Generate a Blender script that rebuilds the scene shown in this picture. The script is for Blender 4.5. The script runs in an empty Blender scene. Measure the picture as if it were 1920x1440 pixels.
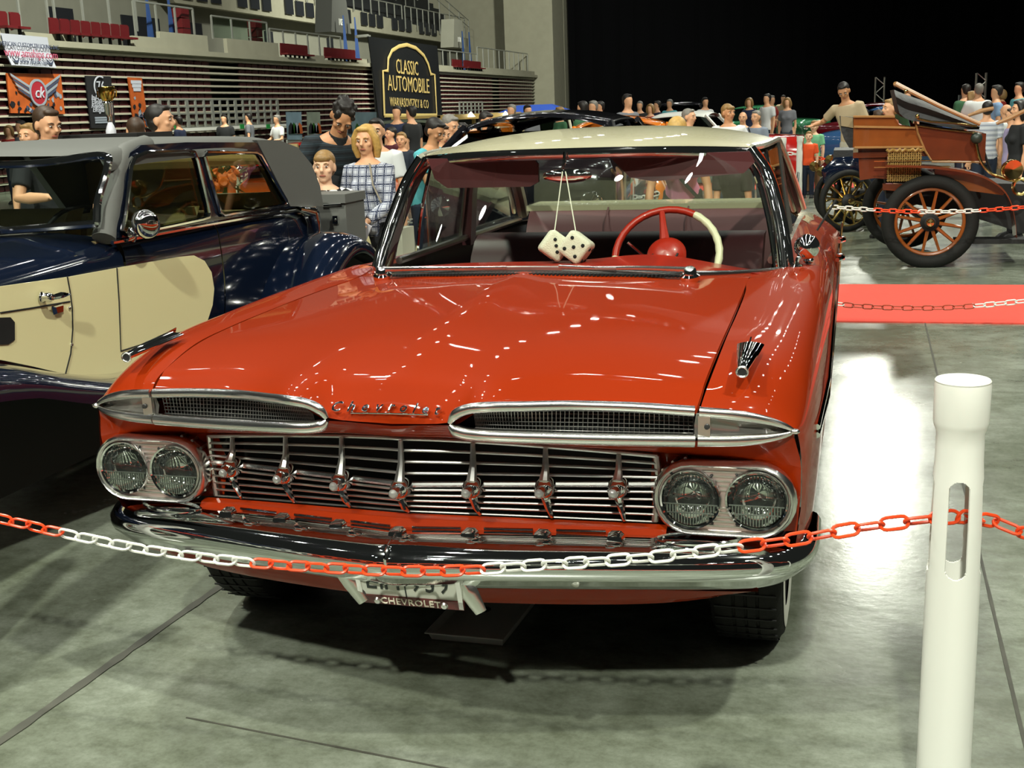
import bpy, bmesh, math, random
import numpy as np
from mathutils import Vector, Matrix
from mathutils.geometry import tessellate_polygon
random.seed(7)
SC = bpy.context.scene
COL = SC.collection
PI = math.pi

# ------------------------------------------------------------------ camera
CAM = Vector((1.0517, -2.5225, 1.567))
YAW, PITCH, ROLL, FPX = 0.284143, 0.228360, -0.037948, 2202.4
_f = Vector((-math.sin(YAW)*math.cos(PITCH), math.cos(YAW)*math.cos(PITCH), -math.sin(PITCH)))
_r0 = Vector((math.cos(YAW), math.sin(YAW), 0)); _u0 = _r0.cross(_f)
_r = _r0*math.cos(ROLL) + _u0*math.sin(ROLL); _u = -_r0*math.sin(ROLL) + _u0*math.cos(ROLL)
cd = bpy.data.cameras.new('camera'); cam = bpy.data.objects.new('camera', cd); COL.objects.link(cam)
cam.matrix_world = Matrix(((_r.x, _u.x, -_f.x, CAM.x), (_r.y, _u.y, -_f.y, CAM.y), (_r.z, _u.z, -_f.z, CAM.z), (0, 0, 0, 1)))
cd.sensor_fit = 'HORIZONTAL'; cd.sensor_width = 36.0; cd.lens = FPX*36.0/1920.0; cd.clip_start = 0.05; cd.clip_end = 400
SC.camera = cam

# ------------------------------------------------------------------ world, exposure
SC.view_settings.view_transform = 'Standard'; SC.view_settings.look = 'None'
SC.view_settings.gamma = 1.0; SC.view_settings.use_curve_mapping = False
SC.view_settings.exposure = 0.0
w = bpy.data.worlds.new('hall_air'); SC.world = w; w.use_nodes = True
w.node_tree.nodes['Background'].inputs[0].default_value = (0.62, 0.68, 0.60, 1)
w.node_tree.nodes['Background'].inputs[1].default_value = 0.022

def spot(name, loc, target, power, size, angle=70, blend=0.5, color=(1, 0.97, 0.88)):
    l = bpy.data.lights.new(name, 'SPOT'); l.energy = power; l.shadow_soft_size = size; l.color = color
    l.spot_size = math.radians(angle); l.spot_blend = blend
    o = bpy.data.objects.new(name, l); COL.objects.link(o); o.location = loc
    o.rotation_euler = (Vector(target)-Vector(loc)).to_track_quat('-Z', 'Y').to_euler()
    return o
LCOL = (0.98, 1.0, 0.86)
# floodlights hung from the roof of the hall: some read off shadow and glare, some added as fill
spot('hall_spot', (1.5, -10.5, 11.0), (0.2, 2.0, 0.5), 7600, 0.22, 75, 0.6, LCOL)
spot('hall_spot', (-6.0, -7.0, 12.5), (-1.5, 3.0, 0.3), 5500, 0.25, 75, 0.6, LCOL)
spot('hall_spot', (7.0, -2.0, 13.0), (-.5, 3.0, 0.3), 5500, 0.25, 80, 0.6, LCOL)  # added fill, turned towards the saloon's cream panel
spot('hall_spot', (2.3, 46.0, 13.5), (1.4, 4.0, 0), 6500, 0.5, 60, 0.7, LCOL)
spot('hall_spot', (-7.0, 6.0, 13.5), (-3.5, 7.5, 0), 4500, 0.35, 95, 0.7, LCOL)
spot('hall_spot', (-11.0, 20.0, 14.0), (-20.0, 34.0, 3.0), 20000, 0.5, 110, 0.7, LCOL)  # added to brighten the near half of the tribune
spot('hall_spot', (-8.0, 48.0, 14.5), (-20.0, 62.0, 3.5), 25000, 0.5, 110, 0.7, LCOL)  # added to brighten the far half of the tribune
spot('hall_spot', (8.0, 18.0, 14.0), (3.0, 18.0, 0), 9000, 0.4, 100, 0.7, LCOL)
spot('hall_spot', (0.0, 40.0, 14.0), (2.0, 44.0, 0), 14000, 0.5, 110, 0.7, LCOL)

# ------------------------------------------------------------------ materials
def _nodes(name):
    m = bpy.data.materials.new(name); m.use_nodes = True
    return m, m.node_tree, m.node_tree.nodes['Principled BSDF']
def lin(c):
    if isinstance(c, str):
        c = tuple(int(c[i:i+2], 16)/255 for i in (0, 2, 4))
        c = tuple(x/12.92 if x <= .04045 else ((x+.055)/1.055)**2.4 for x in c)
    return (c[0], c[1], c[2], 1)
_MC = {}
def mat(name, color, rough=0.5, metal=0.0, coat=0.0, spec=0.5, var=0.0, scale=8.0, bump=0.0, bscale=60.0, sheen=0, alpha=None):
    if name in _MC: return _MC[name]
    m, t, b = _nodes(name); c = lin(color)
    b.inputs['Base Color'].default_value = c; b.inputs['Roughness'].default_value = rough
    b.inputs['Metallic'].default_value = metal; b.inputs['Coat Weight'].default_value = coat
    b.inputs['Coat Roughness'].default_value = 0.03
    b.inputs['Specular IOR Level'].default_value = spec
    tc = t.nodes.new('ShaderNodeTexCoord')
    if var:
        n = t.nodes.new('ShaderNodeTexNoise'); n.inputs['Scale'].default_value = scale; n.inputs['Detail'].default_value = 5
        r = t.nodes.new('ShaderNodeMix'); r.data_type = 'RGBA'
        r.inputs[6].default_value = tuple(max(0, x*(1-var)) for x in c[:3])+(1,)
        r.inputs[7].default_value = tuple(min(1, x*(1+var)) for x in c[:3])+(1,)
        t.links.new(tc.outputs['Object'], n.inputs['Vector']); t.links.new(n.outputs[0], r.inputs[0]); t.links.new(r.outputs[2], b.inputs['Base Color'])
    if bump:
        n = t.nodes.new('ShaderNodeTexNoise'); n.inputs['Scale'].default_value = bscale; n.inputs['Detail'].default_value = 3
        k = t.nodes.new('ShaderNodeBump'); k.inputs['Strength'].default_value = bump; k.inputs['Distance'].default_value = 0.01
        t.links.new(tc.outputs['Object'], n.inputs['Vector']); t.links.new(n.outputs[0], k.inputs['Height']); t.links.new(k.outputs[0], b.inputs['Normal'])
    _MC[name] = m
    return m
def glass(name, tint=(0.9, 0.95, 0.92), ior=1.45, rough=0.0):
    if name in _MC: return _MC[name]
    m = bpy.data.materials.new(name); m.use_nodes = True; t = m.node_tree; t.nodes.clear()
    o = t.nodes.new('ShaderNodeOutputMaterial'); mx = t.nodes.new('ShaderNodeMixShader')
    lw = t.nodes.new('ShaderNodeLayerWeight'); pw = t.nodes.new('ShaderNodeMath'); pw.operation = 'POWER'; pw.inputs[1].default_value = 4.5
    ma = t.nodes.new('ShaderNodeMath'); ma.operation = 'MULTIPLY_ADD'; ma.inputs[1].default_value = .94; ma.inputs[2].default_value = .045; ma.use_clamp = True
    tr = t.nodes.new('ShaderNodeBsdfTransparent'); g = t.nodes.new('ShaderNodeBsdfGlossy')
    tr.inputs[0].default_value = tint+(1,); g.inputs['Roughness'].default_value = rough
    lw.inputs[0].default_value = .5; t.links.new(lw.outputs['Facing'], pw.inputs[0]); t.links.new(pw.outputs[0], ma.inputs[0]); t.links.new(ma.outputs[0], mx.inputs[0]); t.links.new(tr.outputs[0], mx.inputs[1]); t.links.new(g.outputs[0], mx.inputs[2]); t.links.new(mx.outputs[0], o.inputs[0])
    _MC[name] = m
    return m
def emis(name, color, strength):
    if name in _MC: return _MC[name]
    m, t, b = _nodes(name)
    b.inputs['Base Color'].default_value = lin(color); b.inputs['Emission Color'].default_value = lin(color); b.inputs['Emission Strength'].default_value = strength
    _MC[name] = m; return m
def plaid(name, base, line, line2, sx=14.0, kind='plaid'):
    if name in _MC: return _MC[name]
    m, t, b = _nodes(name); b.inputs['Roughness'].default_value = 0.85
    tc = t.nodes.new('ShaderNodeTexCoord')
    if kind == 'check':
        mp = t.nodes.new('ShaderNodeMapping'); mp.inputs['Rotation'].default_value = (0.4, 0.78, 0.5)
        ck = t.nodes.new('ShaderNodeTexChecker'); ck.inputs['Scale'].default_value = sx
        ck.inputs[1].default_value = lin(base); ck.inputs[2].default_value = lin(line)
        t.links.new(tc.outputs['Object'], mp.inputs[0]); t.links.new(mp.outputs[0], ck.inputs[0]); t.links.new(ck.outputs[0], b.inputs['Base Color'])
    else:
        prev = None
        for ax, colr, s, th in (('X', line, sx, .90), ('Z', line, sx, .90), ('X', line2, sx*2.0, .95), ('Z', line2, sx*2.0, .95)):
            if kind == 'stripe' and ax == 'X': continue
            wv = t.nodes.new('ShaderNodeTexWave'); wv.bands_direction = ax; wv.inputs['Scale'].default_value = s
            gt = t.nodes.new('ShaderNodeMath'); gt.operation = 'GREATER_THAN'; gt.inputs[1].default_value = th
            mx = t.nodes.new('ShaderNodeMix'); mx.data_type = 'RGBA'
            if prev is None: mx.inputs[6].default_value = lin(base)
            else: t.links.new(prev.outputs[2], mx.inputs[6])
            mx.inputs[7].default_value = lin(colr)
            t.links.new(tc.outputs['Object'], wv.inputs[0]); t.links.new(wv.outputs['Fac'], gt.inputs[0]); t.links.new(gt.outputs[0], mx.inputs[0])
            prev = mx
        t.links.new(prev.outputs[2], b.inputs['Base Color'])
    _MC[name] = m; return m

# ------------------------------------------------------------------ geometry helpers
def V(*a): return Vector(a if len(a) > 1 else a[0])
def ray(px, py): return _f + _r*((px-960)/FPX) - _u*((py-720)/FPX)
def SX(px, py, x):
    q = ray(px, py); return CAM + q*((x-CAM.x)/q.x)
def SY(px, py, y):
    q = ray(px, py); return CAM + q*((y-CAM.y)/q.y)
def SZ(px, py, z):
    q = ray(px, py); return CAM + q*((z-CAM.z)/q.z)
def SD(px, py, d): return CAM + ray(px, py)*d

def spl(pts, n=None, us=None):
    """Catmull-Rom through pts, by index parameter"""
    P = [Vector(p) for p in pts]; k = len(P)-1
    if us is None: us = [k*i/(n-1) for i in range(n)]
    out = []
    for u in us:
        i = min(int(u), k-1); t = u-i
        p1, p2 = P[i], P[i+1]
        p0 = P[i-1] if i > 0 else p1*2-p2
        p3 = P[i+2] if i+2 <= k else p2*2-p1
        out.append(0.5*((2*p1)+(p2-p0)*t+(2*p0-5*p1+4*p2-p3)*t*t+(3*p1-p0-3*p2+p3)*t*t*t))
    return out
def resample(pts, n):
    P = [Vector(p) for p in pts]; L = [0]
    for a, b in zip(P, P[1:]): L.append(L[-1]+(b-a).length)
    out = []; j = 0
    for i in range(n):
        s = L[-1]*i/(n-1)
        while j < len(P)-2 and L[j+1] < s: j += 1
        d = L[j+1]-L[j]; out.append(P[j].lerp(P[j+1], (s-L[j])/d if d else 0))
    return out

ORG = {}
class MB:
    def __init__(s): s.v = []; s.f = []; s.mi = []; s.cur = 0
    def add(s, vs, fs):
        b = len(s.v); s.v += [Vector(x) for x in vs]; s.f += [tuple(b+i for i in f) for f in fs]; s.mi += [s.cur]*len(fs); return s
    def box(s, c, d, rot=None):
        c = Vector(c); h = Vector(d)/2
        vs = [Vector((x*h.x, y*h.y, z*h.z)) for x in (-1, 1) for y in (-1, 1) for z in (-1, 1)]
        if rot is not None:
            R = rot if isinstance(rot, Matrix) else Matrix.Rotation(rot, 3, 'Z'); vs = [R@v for v in vs]
        return s.add([c+v for v in vs], [(0, 1, 3, 2), (4, 6, 7, 5), (0, 4, 5, 1), (2, 3, 7, 6), (0, 2, 6, 4), (1, 5, 7, 3)])
    def loft(s, rings, closed=True, cap0=True, cap1=True, loop=False):
        n = len(rings[0]); vs = [p for r in rings for p in r]; fs = []
        m = len(rings); cnt = m if loop else m-1
        for i in range(cnt):
            a = i*n; b = ((i+1) % m)*n
            for j in range(n if closed else n-1):
                k = (j+1) % n; fs.append((a+j, a+k, b+k, b+j))
        if closed and not loop:
            if cap0: fs.append(tuple(range(n-1, -1, -1)))
            if cap1: fs.append(tuple((m-1)*n+j for j in range(n)))
        return s.add(vs, fs)
    def grid(s, P): return s.loft(P, closed=False)
    def tube(s, pts, r, n=8, closed=False, sq=1.0, up=None):
        P = [Vector(p) for p in pts]; m = len(P)
        R = r if isinstance(r, (list, tuple)) else [r]*m
        T = []
        for i in range(m):
            if closed: t = P[(i+1) % m]-P[i-1]
            else: t = P[min(i+1, m-1)]-P[max(i-1, 0)]
            T.append(t.normalized() if t.length else Vector((0, 0, 1)))
        a = Vector(up) if up else (Vector((0, 0, 1)) if abs(T[0].z) < .9 else Vector((0, 1, 0)))
        N = (a-T[0]*a.dot(T[0])).normalized(); rings = []
        for i in range(m):
            if up: N = Vector(up)
            N = (N-T[i]*N.dot(T[i])); N = N.normalized() if N.length > 1e-6 else T[i].orthogonal().normalized()
            B = T[i].cross(N)
            rings.append([P[i]+N*(math.cos(2*PI*j/n)*R[i])+B*(math.sin(2*PI*j/n)*R[i]*sq) for j in range(n)])
        return s.loft(rings, loop=closed)
    def lathe(s, prof, o, ax, n=24, a0=0, a1=2*PI):
        """prof: (radius, distance along axis)"""
        o = Vector(o); A = Vector(ax).normalized(); N = A.orthogonal().normalized(); B = A.cross(N)
        full = abs(a1-a0-2*PI) < 1e-6; k = n if full else n+1
        rings = [[o+A*h+(N*math.cos(a0+(a1-a0)*j/n)+B*math.sin(a0+(a1-a0)*j/n))*max(r, 1e-5) for j in range(k)] for r, h in prof]
        return s.loft(rings, closed=full, cap0=False, cap1=False)
    def ball(s, c, r, n=12, m=8, sc=(1, 1, 1), rot=None):
        c = Vector(c); rings = []
        for i in range(m+1):
            th = PI*i/m; rr = max(math.sin(th), 1e-4)
            ring = []
            for j in range(n):
                p = Vector((rr*math.cos(2*PI*j/n)*sc[0], rr*math.sin(2*PI*j/n)*sc[1], -math.cos(th)*sc[2]))*r
                if rot is not None: p = rot@p
                ring.append(c+p)
            rings.append(ring)
        return s.loft(rings, cap0=False, cap1=False)
    def plate(s, outline, th, holes=()):
        """flat polygon (3-D points, planar-ish) given thickness vector th, with holes"""
        loops = [[Vector(p) for p in outline]]+[[Vector(p) for p in h] for h in holes]
        flat = [p for l in loops for p in l]; tri = tessellate_polygon(loops); n = len(flat); th = Vector(th)
        vs = flat+[p+th for p in flat]; fs = [tuple(t) for t in tri]+[(t[2]+n, t[1]+n, t[0]+n) for t in tri]
        b = 0
        for l in loops:
            for j in range(len(l)): k = (j+1) % len(l); fs.append((b+j, b+k, b+k+n, b+j+n))
            b += len(l)
        return s.add(vs, fs)
    def mirror(s, x=0.0):
        n = len(s.v); s.v += [Vector((2*x-p.x, p.y, p.z)) for p in s.v]
        k = len(s.f); s.f += [tuple(n+i for i in reversed(f)) for f in s.f[:k]]; s.mi += s.mi[:k]; return s
    def xf(s, M): s.v = [M@p for p in s.v]; return s
    def copy(s):
        o = MB(); o.v = [p.copy() for p in s.v]; o.f = list(s.f); o.mi = list(s.mi); return o
    def join(s, o):
        b = len(s.v); s.v += o.v; s.f += [tuple(b+i for i in f) for f in o.f]; s.mi += o.mi; return s
    def mesh(s, name, mats, smooth=True, ang=38, off=None):
        me = bpy.data.meshes.new(name); off = off or Vector((0, 0, 0))
        me.from_pydata([tuple(p-off) for p in s.v], [], s.f)
        for m in (mats if isinstance(mats, (list, tuple)) else [mats]): me.materials.append(m)
        if any(s.mi): me.polygons.foreach_set('material_index', s.mi)
        bm = bmesh.new(); bm.from_mesh(me); bmesh.ops.recalc_face_normals(bm, faces=bm.faces); bm.to_mesh(me); bm.free()
        if smooth:
            me.polygons.foreach_set('use_smooth', [True]*len(me.polygons)); me.set_sharp_from_angle(angle=math.radians(ang))
        me.update(); return me
    def build(s, name, mats, parent=None, smooth=True, ang=38, label=None, kind=None, merge=0):
        off = ORG.get(parent.name, Vector((0, 0, 0))) if parent else Vector((0, 0, 0))
        me = s.mesh(name, mats, smooth, ang, off)
        if merge:
            bm = bmesh.new(); bm.from_mesh(me); bmesh.ops.remove_doubles(bm, verts=bm.verts, dist=merge)
            bmesh.ops.recalc_face_normals(bm, faces=bm.faces); bm.to_mesh(me); bm.free()
            if smooth: me.polygons.foreach_set('use_smooth', [True]*len(me.polygons)); me.set_sharp_from_angle(angle=math.radians(ang))
        o = bpy.data.objects.new(name, me); COL.objects.link(o)
        if parent: o.parent = parent; ORG[o.name] = off
        if label: o['label'] = label
        if kind: o['kind'] = kind
        return o
def thing(name, label, cat, loc=(0, 0, 0), group=None):
    o = bpy.data.objects.new(name, None); COL.objects.link(o); o.location = loc; o.empty_display_size = .2
    o['label'] = label; o['category'] = cat
    if group: o['group'] = group
    ORG[o.name] = Vector(loc); return o
def tag(o, label, cat, group=None, kind=None):
    o['label'] = label; o['category'] = cat
    if group: o['group'] = group
    if kind: o['kind'] = kind
    return o
def struct(o): o['kind'] = 'structure'; return o
def clone(root, loc=None, label=None, group=None, rotz=None):
    """copy a thing, its parts and their sub-parts"""
    r = root.copy(); COL.objects.link(r)
    if loc is not None: r.location = loc
    if rotz is not None: r.rotation_euler.z = rotz
    if label: r['label'] = label
    if group: r['group'] = group
    for ch in list(root.children):
        c = ch.copy(); COL.objects.link(c); c.parent = r
        for g in list(ch.children):
            d = g.copy(); COL.objects.link(d); d.parent = c
    return r
def part_copy(o, loc, parent=None, rot=None):
    c = o.copy(); COL.objects.link(c); c.location = loc
    if rot is not None: c.rotation_euler = rot
    if parent is not None: c.parent = parent
    return c
def text_mb(body, size, extrude=0.003, shear=0.0, space=1.0, bevel=0.0, align='CENTER', res=2):
    cu = bpy.data.curves.new('lettering', 'FONT'); cu.body = body; cu.size = size; cu.extrude = extrude; cu.shear = shear
    cu.space_character = space; cu.align_x = align; cu.align_y = 'CENTER'; cu.bevel_depth = bevel; cu.resolution_u = res
    o = bpy.data.objects.new('lettering', cu); COL.objects.link(o)
    dg = bpy.context.evaluated_depsgraph_get(); me = bpy.data.meshes.new_from_object(o.evaluated_get(dg))
    mb = MB(); mb.add([v.co.copy() for v in me.vertices], [tuple(p.vertices) for p in me.polygons])
    bpy.data.objects.remove(o); bpy.data.curves.remove(cu); bpy.data.meshes.remove(me); return mb
def frame(o, x, y):
    """matrix placing local XY on directions x, y at o"""
    x = Vector(x).normalized(); y = Vector(y); z = x.cross(y).normalized(); y = z.cross(x)
    return Matrix(((x.x, y.x, z.x, o[0]), (x.y, y.y, z.y, o[1]), (x.z, y.z, z.z, o[2]), (0, 0, 0, 1)))

# ------------------------------------------------------------------ shared materials
RED = mat('red_enamel', (0.255, 0.019, 0.0005), 0.6, 0, 0.65, 0.06)
CREAM = mat('cream_enamel', 'cdc8a4', 0.25, 0, 0.7)
CHROME = mat('polished_chrome', (0.86, 0.87, 0.86), 0.05, 1.0)
STEEL = mat('brushed_aluminium', (0.72, 0.71, 0.68), 0.28, 1.0)
DARKSTEEL = mat('dull_dark_metal', (0.05, 0.05, 0.05), 0.45, 0.6)
BLACK = mat('flat_black', (0.006, 0.006, 0.006), 0.7)
RUBBER = mat('tyre_rubber', (0.010, 0.010, 0.009), 0.75, 0, 0, .25, bump=.2, bscale=90)
WHITE = mat('white_plastic', 'dfe0d8', 0.35)
ORANGE = mat('orange_plastic', 'e8481a', 0.35)
MAROON = mat('maroon_vinyl', (0.085, 0.022, 0.026), 0.38)
MAROON2 = mat('dusty_rose_vinyl', (0.15, 0.062, 0.065), 0.33)
HEADLINER = mat('grey_brown_headliner', (0.10, 0.085, 0.07), 0.85)
GLASS = glass('clear_glass')
# ================================================================== SETTING
def floor_material():
    m, t, b = _nodes('polished_concrete')
    tc = t.nodes.new('ShaderNodeTexCoord')
    def noise(scale, detail=6, rough=.6, vec=None):
        n = t.nodes.new('ShaderNodeTexNoise'); n.inputs['Scale'].default_value = scale; n.inputs['Detail'].default_value = detail; n.inputs['Roughness'].default_value = rough
        t.links.new(vec or tc.outputs['Object'], n.inputs['Vector']); return n
    def ramp(n, a, b_, c0, c1):
        r = t.nodes.new('ShaderNodeValToRGB'); e = r.color_ramp.elements; e[0].position = a; e[1].position = b_
        e[0].color = c0; e[1].color = c1; t.links.new(n.outputs[0], r.inputs[0]); return r
    mp = t.nodes.new('ShaderNodeMapping'); mp.inputs['Scale'].default_value = (1.1, 1.5, 1); t.links.new(tc.outputs['Object'], mp.inputs[0])
    big = ramp(noise(1.3, 5), .36, .66, (0.130, 0.146, 0.110, 1), (0.250, 0.277, 0.232, 1))
    mid = ramp(noise(7, 8, .7, mp.outputs[0]), .35, .66, (0.66, 0.66, 0.60, 1), (1.14, 1.14, 1.12, 1))
    fine = ramp(noise(70, 4, .7), .25, .6, (0.82, 0.82, 0.80, 1), (1.04, 1.04, 1.04, 1))
    mx = t.nodes.new('ShaderNodeMix'); mx.data_type = 'RGBA'; mx.blend_type = 'MULTIPLY'; mx.inputs[0].default_value = 1
    mx2 = t.nodes.new('ShaderNodeMix'); mx2.data_type = 'RGBA'; mx2.blend_type = 'MULTIPLY'; mx2.inputs[0].default_value = 1
    t.links.new(big.outputs[0], mx.inputs[6]); t.links.new(mid.outputs[0], mx.inputs[7]); t.links.new(mx.outputs[2], mx2.inputs[6]); t.links.new(fine.outputs[0], mx2.inputs[7])
    spots = ramp(noise(5.5, 2, .5), .20, .27, (0.25, 0.24, 0.2, 1), (1, 1, 1, 1))
    mx3 = t.nodes.new('ShaderNodeMix'); mx3.data_type = 'RGBA'; mx3.blend_type = 'MULTIPLY'; mx3.inputs[0].default_value = 1
    t.links.new(mx2.outputs[2], mx3.inputs[6]); t.links.new(spots.outputs[0], mx3.inputs[7]); t.links.new(mx3.outputs[2], b.inputs['Base Color'])
    rr = ramp(noise(2.2, 6), .3, .7, (0.15, 0.15, 0.15, 1), (0.29, 0.29, 0.29, 1)); t.links.new(rr.outputs[0], b.inputs['Roughness'])
    bp = t.nodes.new('ShaderNodeBump'); bp.inputs['Strength'].default_value = .12; bp.inputs['Distance'].default_value = .004
    t.links.new(noise(28, 5).outputs[0], bp.inputs['Height']); t.links.new(bp.outputs[0], b.inputs['Normal'])
    return m
FLOOR = floor_material()
o = MB().add([(-45, -30, 0), (40, -30, 0), (40, 95, 0), (-45, 95, 0)], [(0, 1, 2, 3)]).build('floor', FLOOR, smooth=False); struct(o)
JOINT = mat('dark_joint_filler', (0.062, 0.062, 0.048), 0.6, var=.5, scale=9)
# filled saw-cut joints in the slab (thin proud strips)
def strip(a, b, w, name, m, z=.003):
    a = Vector(a); b = Vector(b); d = (b-a).normalized(); s = Vector((-d.y, d.x, 0))*w/2
    n = 40; L = []; R = []
    for i in range(n+1):
        p = a.lerp(b, i/n); k = 1+random.uniform(-.22, .22); L.append(p+s*k); R.append(p-s*k)
    mb = MB(); mb.loft([[Vector((p.x, p.y, 0.0)), Vector((p.x, p.y, z)), Vector((q.x, q.y, z)), Vector((q.x, q.y, 0.0))] for p, q in zip(L, R)])
    return struct(mb.build(name, m, bpy.data.objects['floor'], smooth=False))
j0 = SZ(0, 1392, 0); j1 = SZ(425, 1092, 0)
strip(j0+(j0-j1)*.6, j1+(j1-j0)*.5, .030, 'joint', JOINT)
j0 = SZ(1733, 600, 0); j1 = SZ(1918, 1380, 0)
strip(j1+(j1-j0)*.1, j0, .010, 'joint', JOINT, .002)
j0 = SZ(600, 1395, 0); j1 = SZ(830, 1440, 0)
strip(j0+(j0-j1)*1.2, j1+(j1-j0)*4, .006, 'joint', JOINT, .002)
# red carpets
CARPET = mat('red_carpet', 'd84a3c', 0.9, var=.08, scale=30, bump=.3, bscale=400)
def carpet(x0, x1, y0, y1, label):
    o = MB().box(((x0+x1)/2, (y0+y1)/2, .005), (x1-x0, y1-y0, .010)).build('red_carpet', CARPET, smooth=False)
    return tag(o, label, 'carpet')
carpet(.80, 9, 6.12, 7.9, 'red carpet runner between the red sedan and the wooden veteran car')
carpet(-2.5, 9, 19.6, 21.6, 'far red carpet strip where the boy in the orange shirt stands')
carpet(-6, 7, -6.5, -4.4, 'red carpet aisle in front of the roped-off cars')

# ---- far curtain, end wall
CURT = mat('black_stage_curtain', (0.0012, 0.0013, 0.0018), 0.95, 0, 0, .1)
mb = MB(); rows = []
for i in range(160):
    x = -18.5+i*.42; rows.append([Vector((x, 82+.12*math.sin(i*1.9), 0)), Vector((x, 82+.16*math.sin(i*1.9), 16)), Vector((x, 82+.12*math.sin(i*1.9), 34))])
mb.grid(rows); struct(mb.build('wall_back', CURT))
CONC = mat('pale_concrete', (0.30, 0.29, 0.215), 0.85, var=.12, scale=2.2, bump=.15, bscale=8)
CONC2 = mat('beige_grey_concrete', (0.22, 0.22, 0.175), 0.85, var=.12, scale=1.5)  # beige-grey tone of the concourse wall and one gate
XS = -20.0
# end pier beside the curtain
struct(MB().box((-20.35, 79.6, 14), (3.4, 3.2, 28)).box((-23.8, 83, 17), (10, 2.0, 34)).build('wall_end', CONC, smooth=False))
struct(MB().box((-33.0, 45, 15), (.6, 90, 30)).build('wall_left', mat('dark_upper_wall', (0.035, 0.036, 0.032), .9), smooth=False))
# ---- retracted telescopic tribune
tr = thing('seating_tribune', 'retracted telescopic tribune of maroon seat rows with pale tread edges', 'tribune', (XS, 50, 0))
TREAD = mat('pale_tread_edge', (0.42, 0.40, 0.31), 0.6)
SEATM = mat('dark_maroon_seats', (0.060, 0.008, 0.011), 0.5)
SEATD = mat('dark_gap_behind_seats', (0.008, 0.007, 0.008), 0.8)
Y0, Y1 = 14.0, 77.9
NR = 17
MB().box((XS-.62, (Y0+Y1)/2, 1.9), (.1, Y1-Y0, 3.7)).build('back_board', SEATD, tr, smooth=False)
gaps = [(34.8, 36.6), (53.2, 55.0), (68.2, 69.8), (17.5, 19.0), (24.5, 25.3)]
for k in range(NR):
    z = 3.62-k*.2135
    MB().box((XS+.00-.012*k, (Y0+Y1)/2, z), (.06, Y1-Y0, .060)).box((XS-.3, (Y0+Y1)/2, z-.02), (.58, Y1-Y0, .02)).build('tread_edge', TREAD, tr, smooth=False)
    mb = MB(); y = Y0+.1
    while y < Y1-.5:
        if not any(a < y+.25 < b for a, b in gaps):
            mb.plate([(XS-.10, y+.02, z-.19), (XS-.10, y+.46, z-.19), (XS-.10, y+.47, z-.085), (XS-.10, y+.36, z-.05), (XS-.10, y+.12, z-.05), (XS-.10, y+.01, z-.085)], (-.06, 0, 0))
        y += .5
    mb.build('seat_row', SEATM, tr, smooth=False, kind='stuff')
# ---- concourse: slab, parapets, rails, back wall
par = struct(MB().box((XS-.9, 46, 3.80), (2.2, 64, .16)).box((XS-2.6, 46, 3.7), (5.2, 64, .2)).build('trim_concourse', CONC, smooth=False))
def seg(y0, y1, z0, z1, x=XS+.02, d=.14):
    return MB().box((x, (y0+y1)/2, (z0+z1)/2), (d, y1-y0, z1-z0)).build('parapet_panel', CONC, par, smooth=False)
for (y0, y1, z1) in ((31.4, 34.3, 4.40), (35.6, 39.5, 4.38), (14.0, 24.0, 4.1), (24.9, 27.0, 4.06), (29.9, 31.4, 4.2), (42.2, 43.6, 4.05), (46.6, 48.2, 4.05), (57.0, 60.2, 4.05), (63.6, 66, 4.05), (66, 77.6, 4.12)):
    seg(y0, y1, 3.78, z1)
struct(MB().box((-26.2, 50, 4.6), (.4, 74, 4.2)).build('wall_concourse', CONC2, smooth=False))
RAIL = mat('grey_handrail', (0.36, 0.37, 0.33), 0.4, 0.5)
PANE = glass('railing_glass', (0.80, 0.88, 0.84), 1.4)
def railing(y0, y1, zb, zt, label, x=XS-.38, posts=None, glassy=False):
    t = thing('railing', label, 'railing', (x, y0, zb))
    MB().tube([(x, y0, zt), (x, y1, zt)], .035, 6).build('handrail', RAIL, t)
    n = posts or max(2, int((y1-y0)/1.1)+1)
    for i in range(n):
        y = y0+(y1-y0)*i/(n-1); MB().box((x, y, (zb+zt)/2), (.05, .07, zt-zb)).build('post', RAIL, t, smooth=False)
    if glassy:
        for i in range(n-1):
            ya = y0+(y1-y0)*i/(n-1)+.06; yb = y0+(y1-y0)*(i+1)/(n-1)-.06
            MB().box((x, (ya+yb)/2, (zb+zt)/2), (.012, yb-ya, zt-zb-.1)).build('pane', PANE, t, smooth=False)
    return t
railing(23.0, 26.6, 4.1, 5.35, 'grey railing above the white web address banner at the left end')
railing(26.9, 30.8, 4.06, 5.35, 'grey handrail behind the long row of red seats near the white banner')
railing(30.9, 34.3, 4.40, 5.30, 'grey railing with dark panels before the blue curtain')
railing(35.5, 39.6, 4.38, 5.15, 'grey glazed railing on the solid parapet beside the gap', glassy=True)
railing(39.8, 46.4, 4.05, 4.95, 'grey railing behind the two red seat rows left of the black banner')
railing(57.5, 66.0, 4.05, 4.9, 'grey railing to the right of the black hanging banner')
railing(66.2, 77.6, 4.12, 5.3, 'tall grey railing at the end of the concourse by the curtain')
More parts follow.
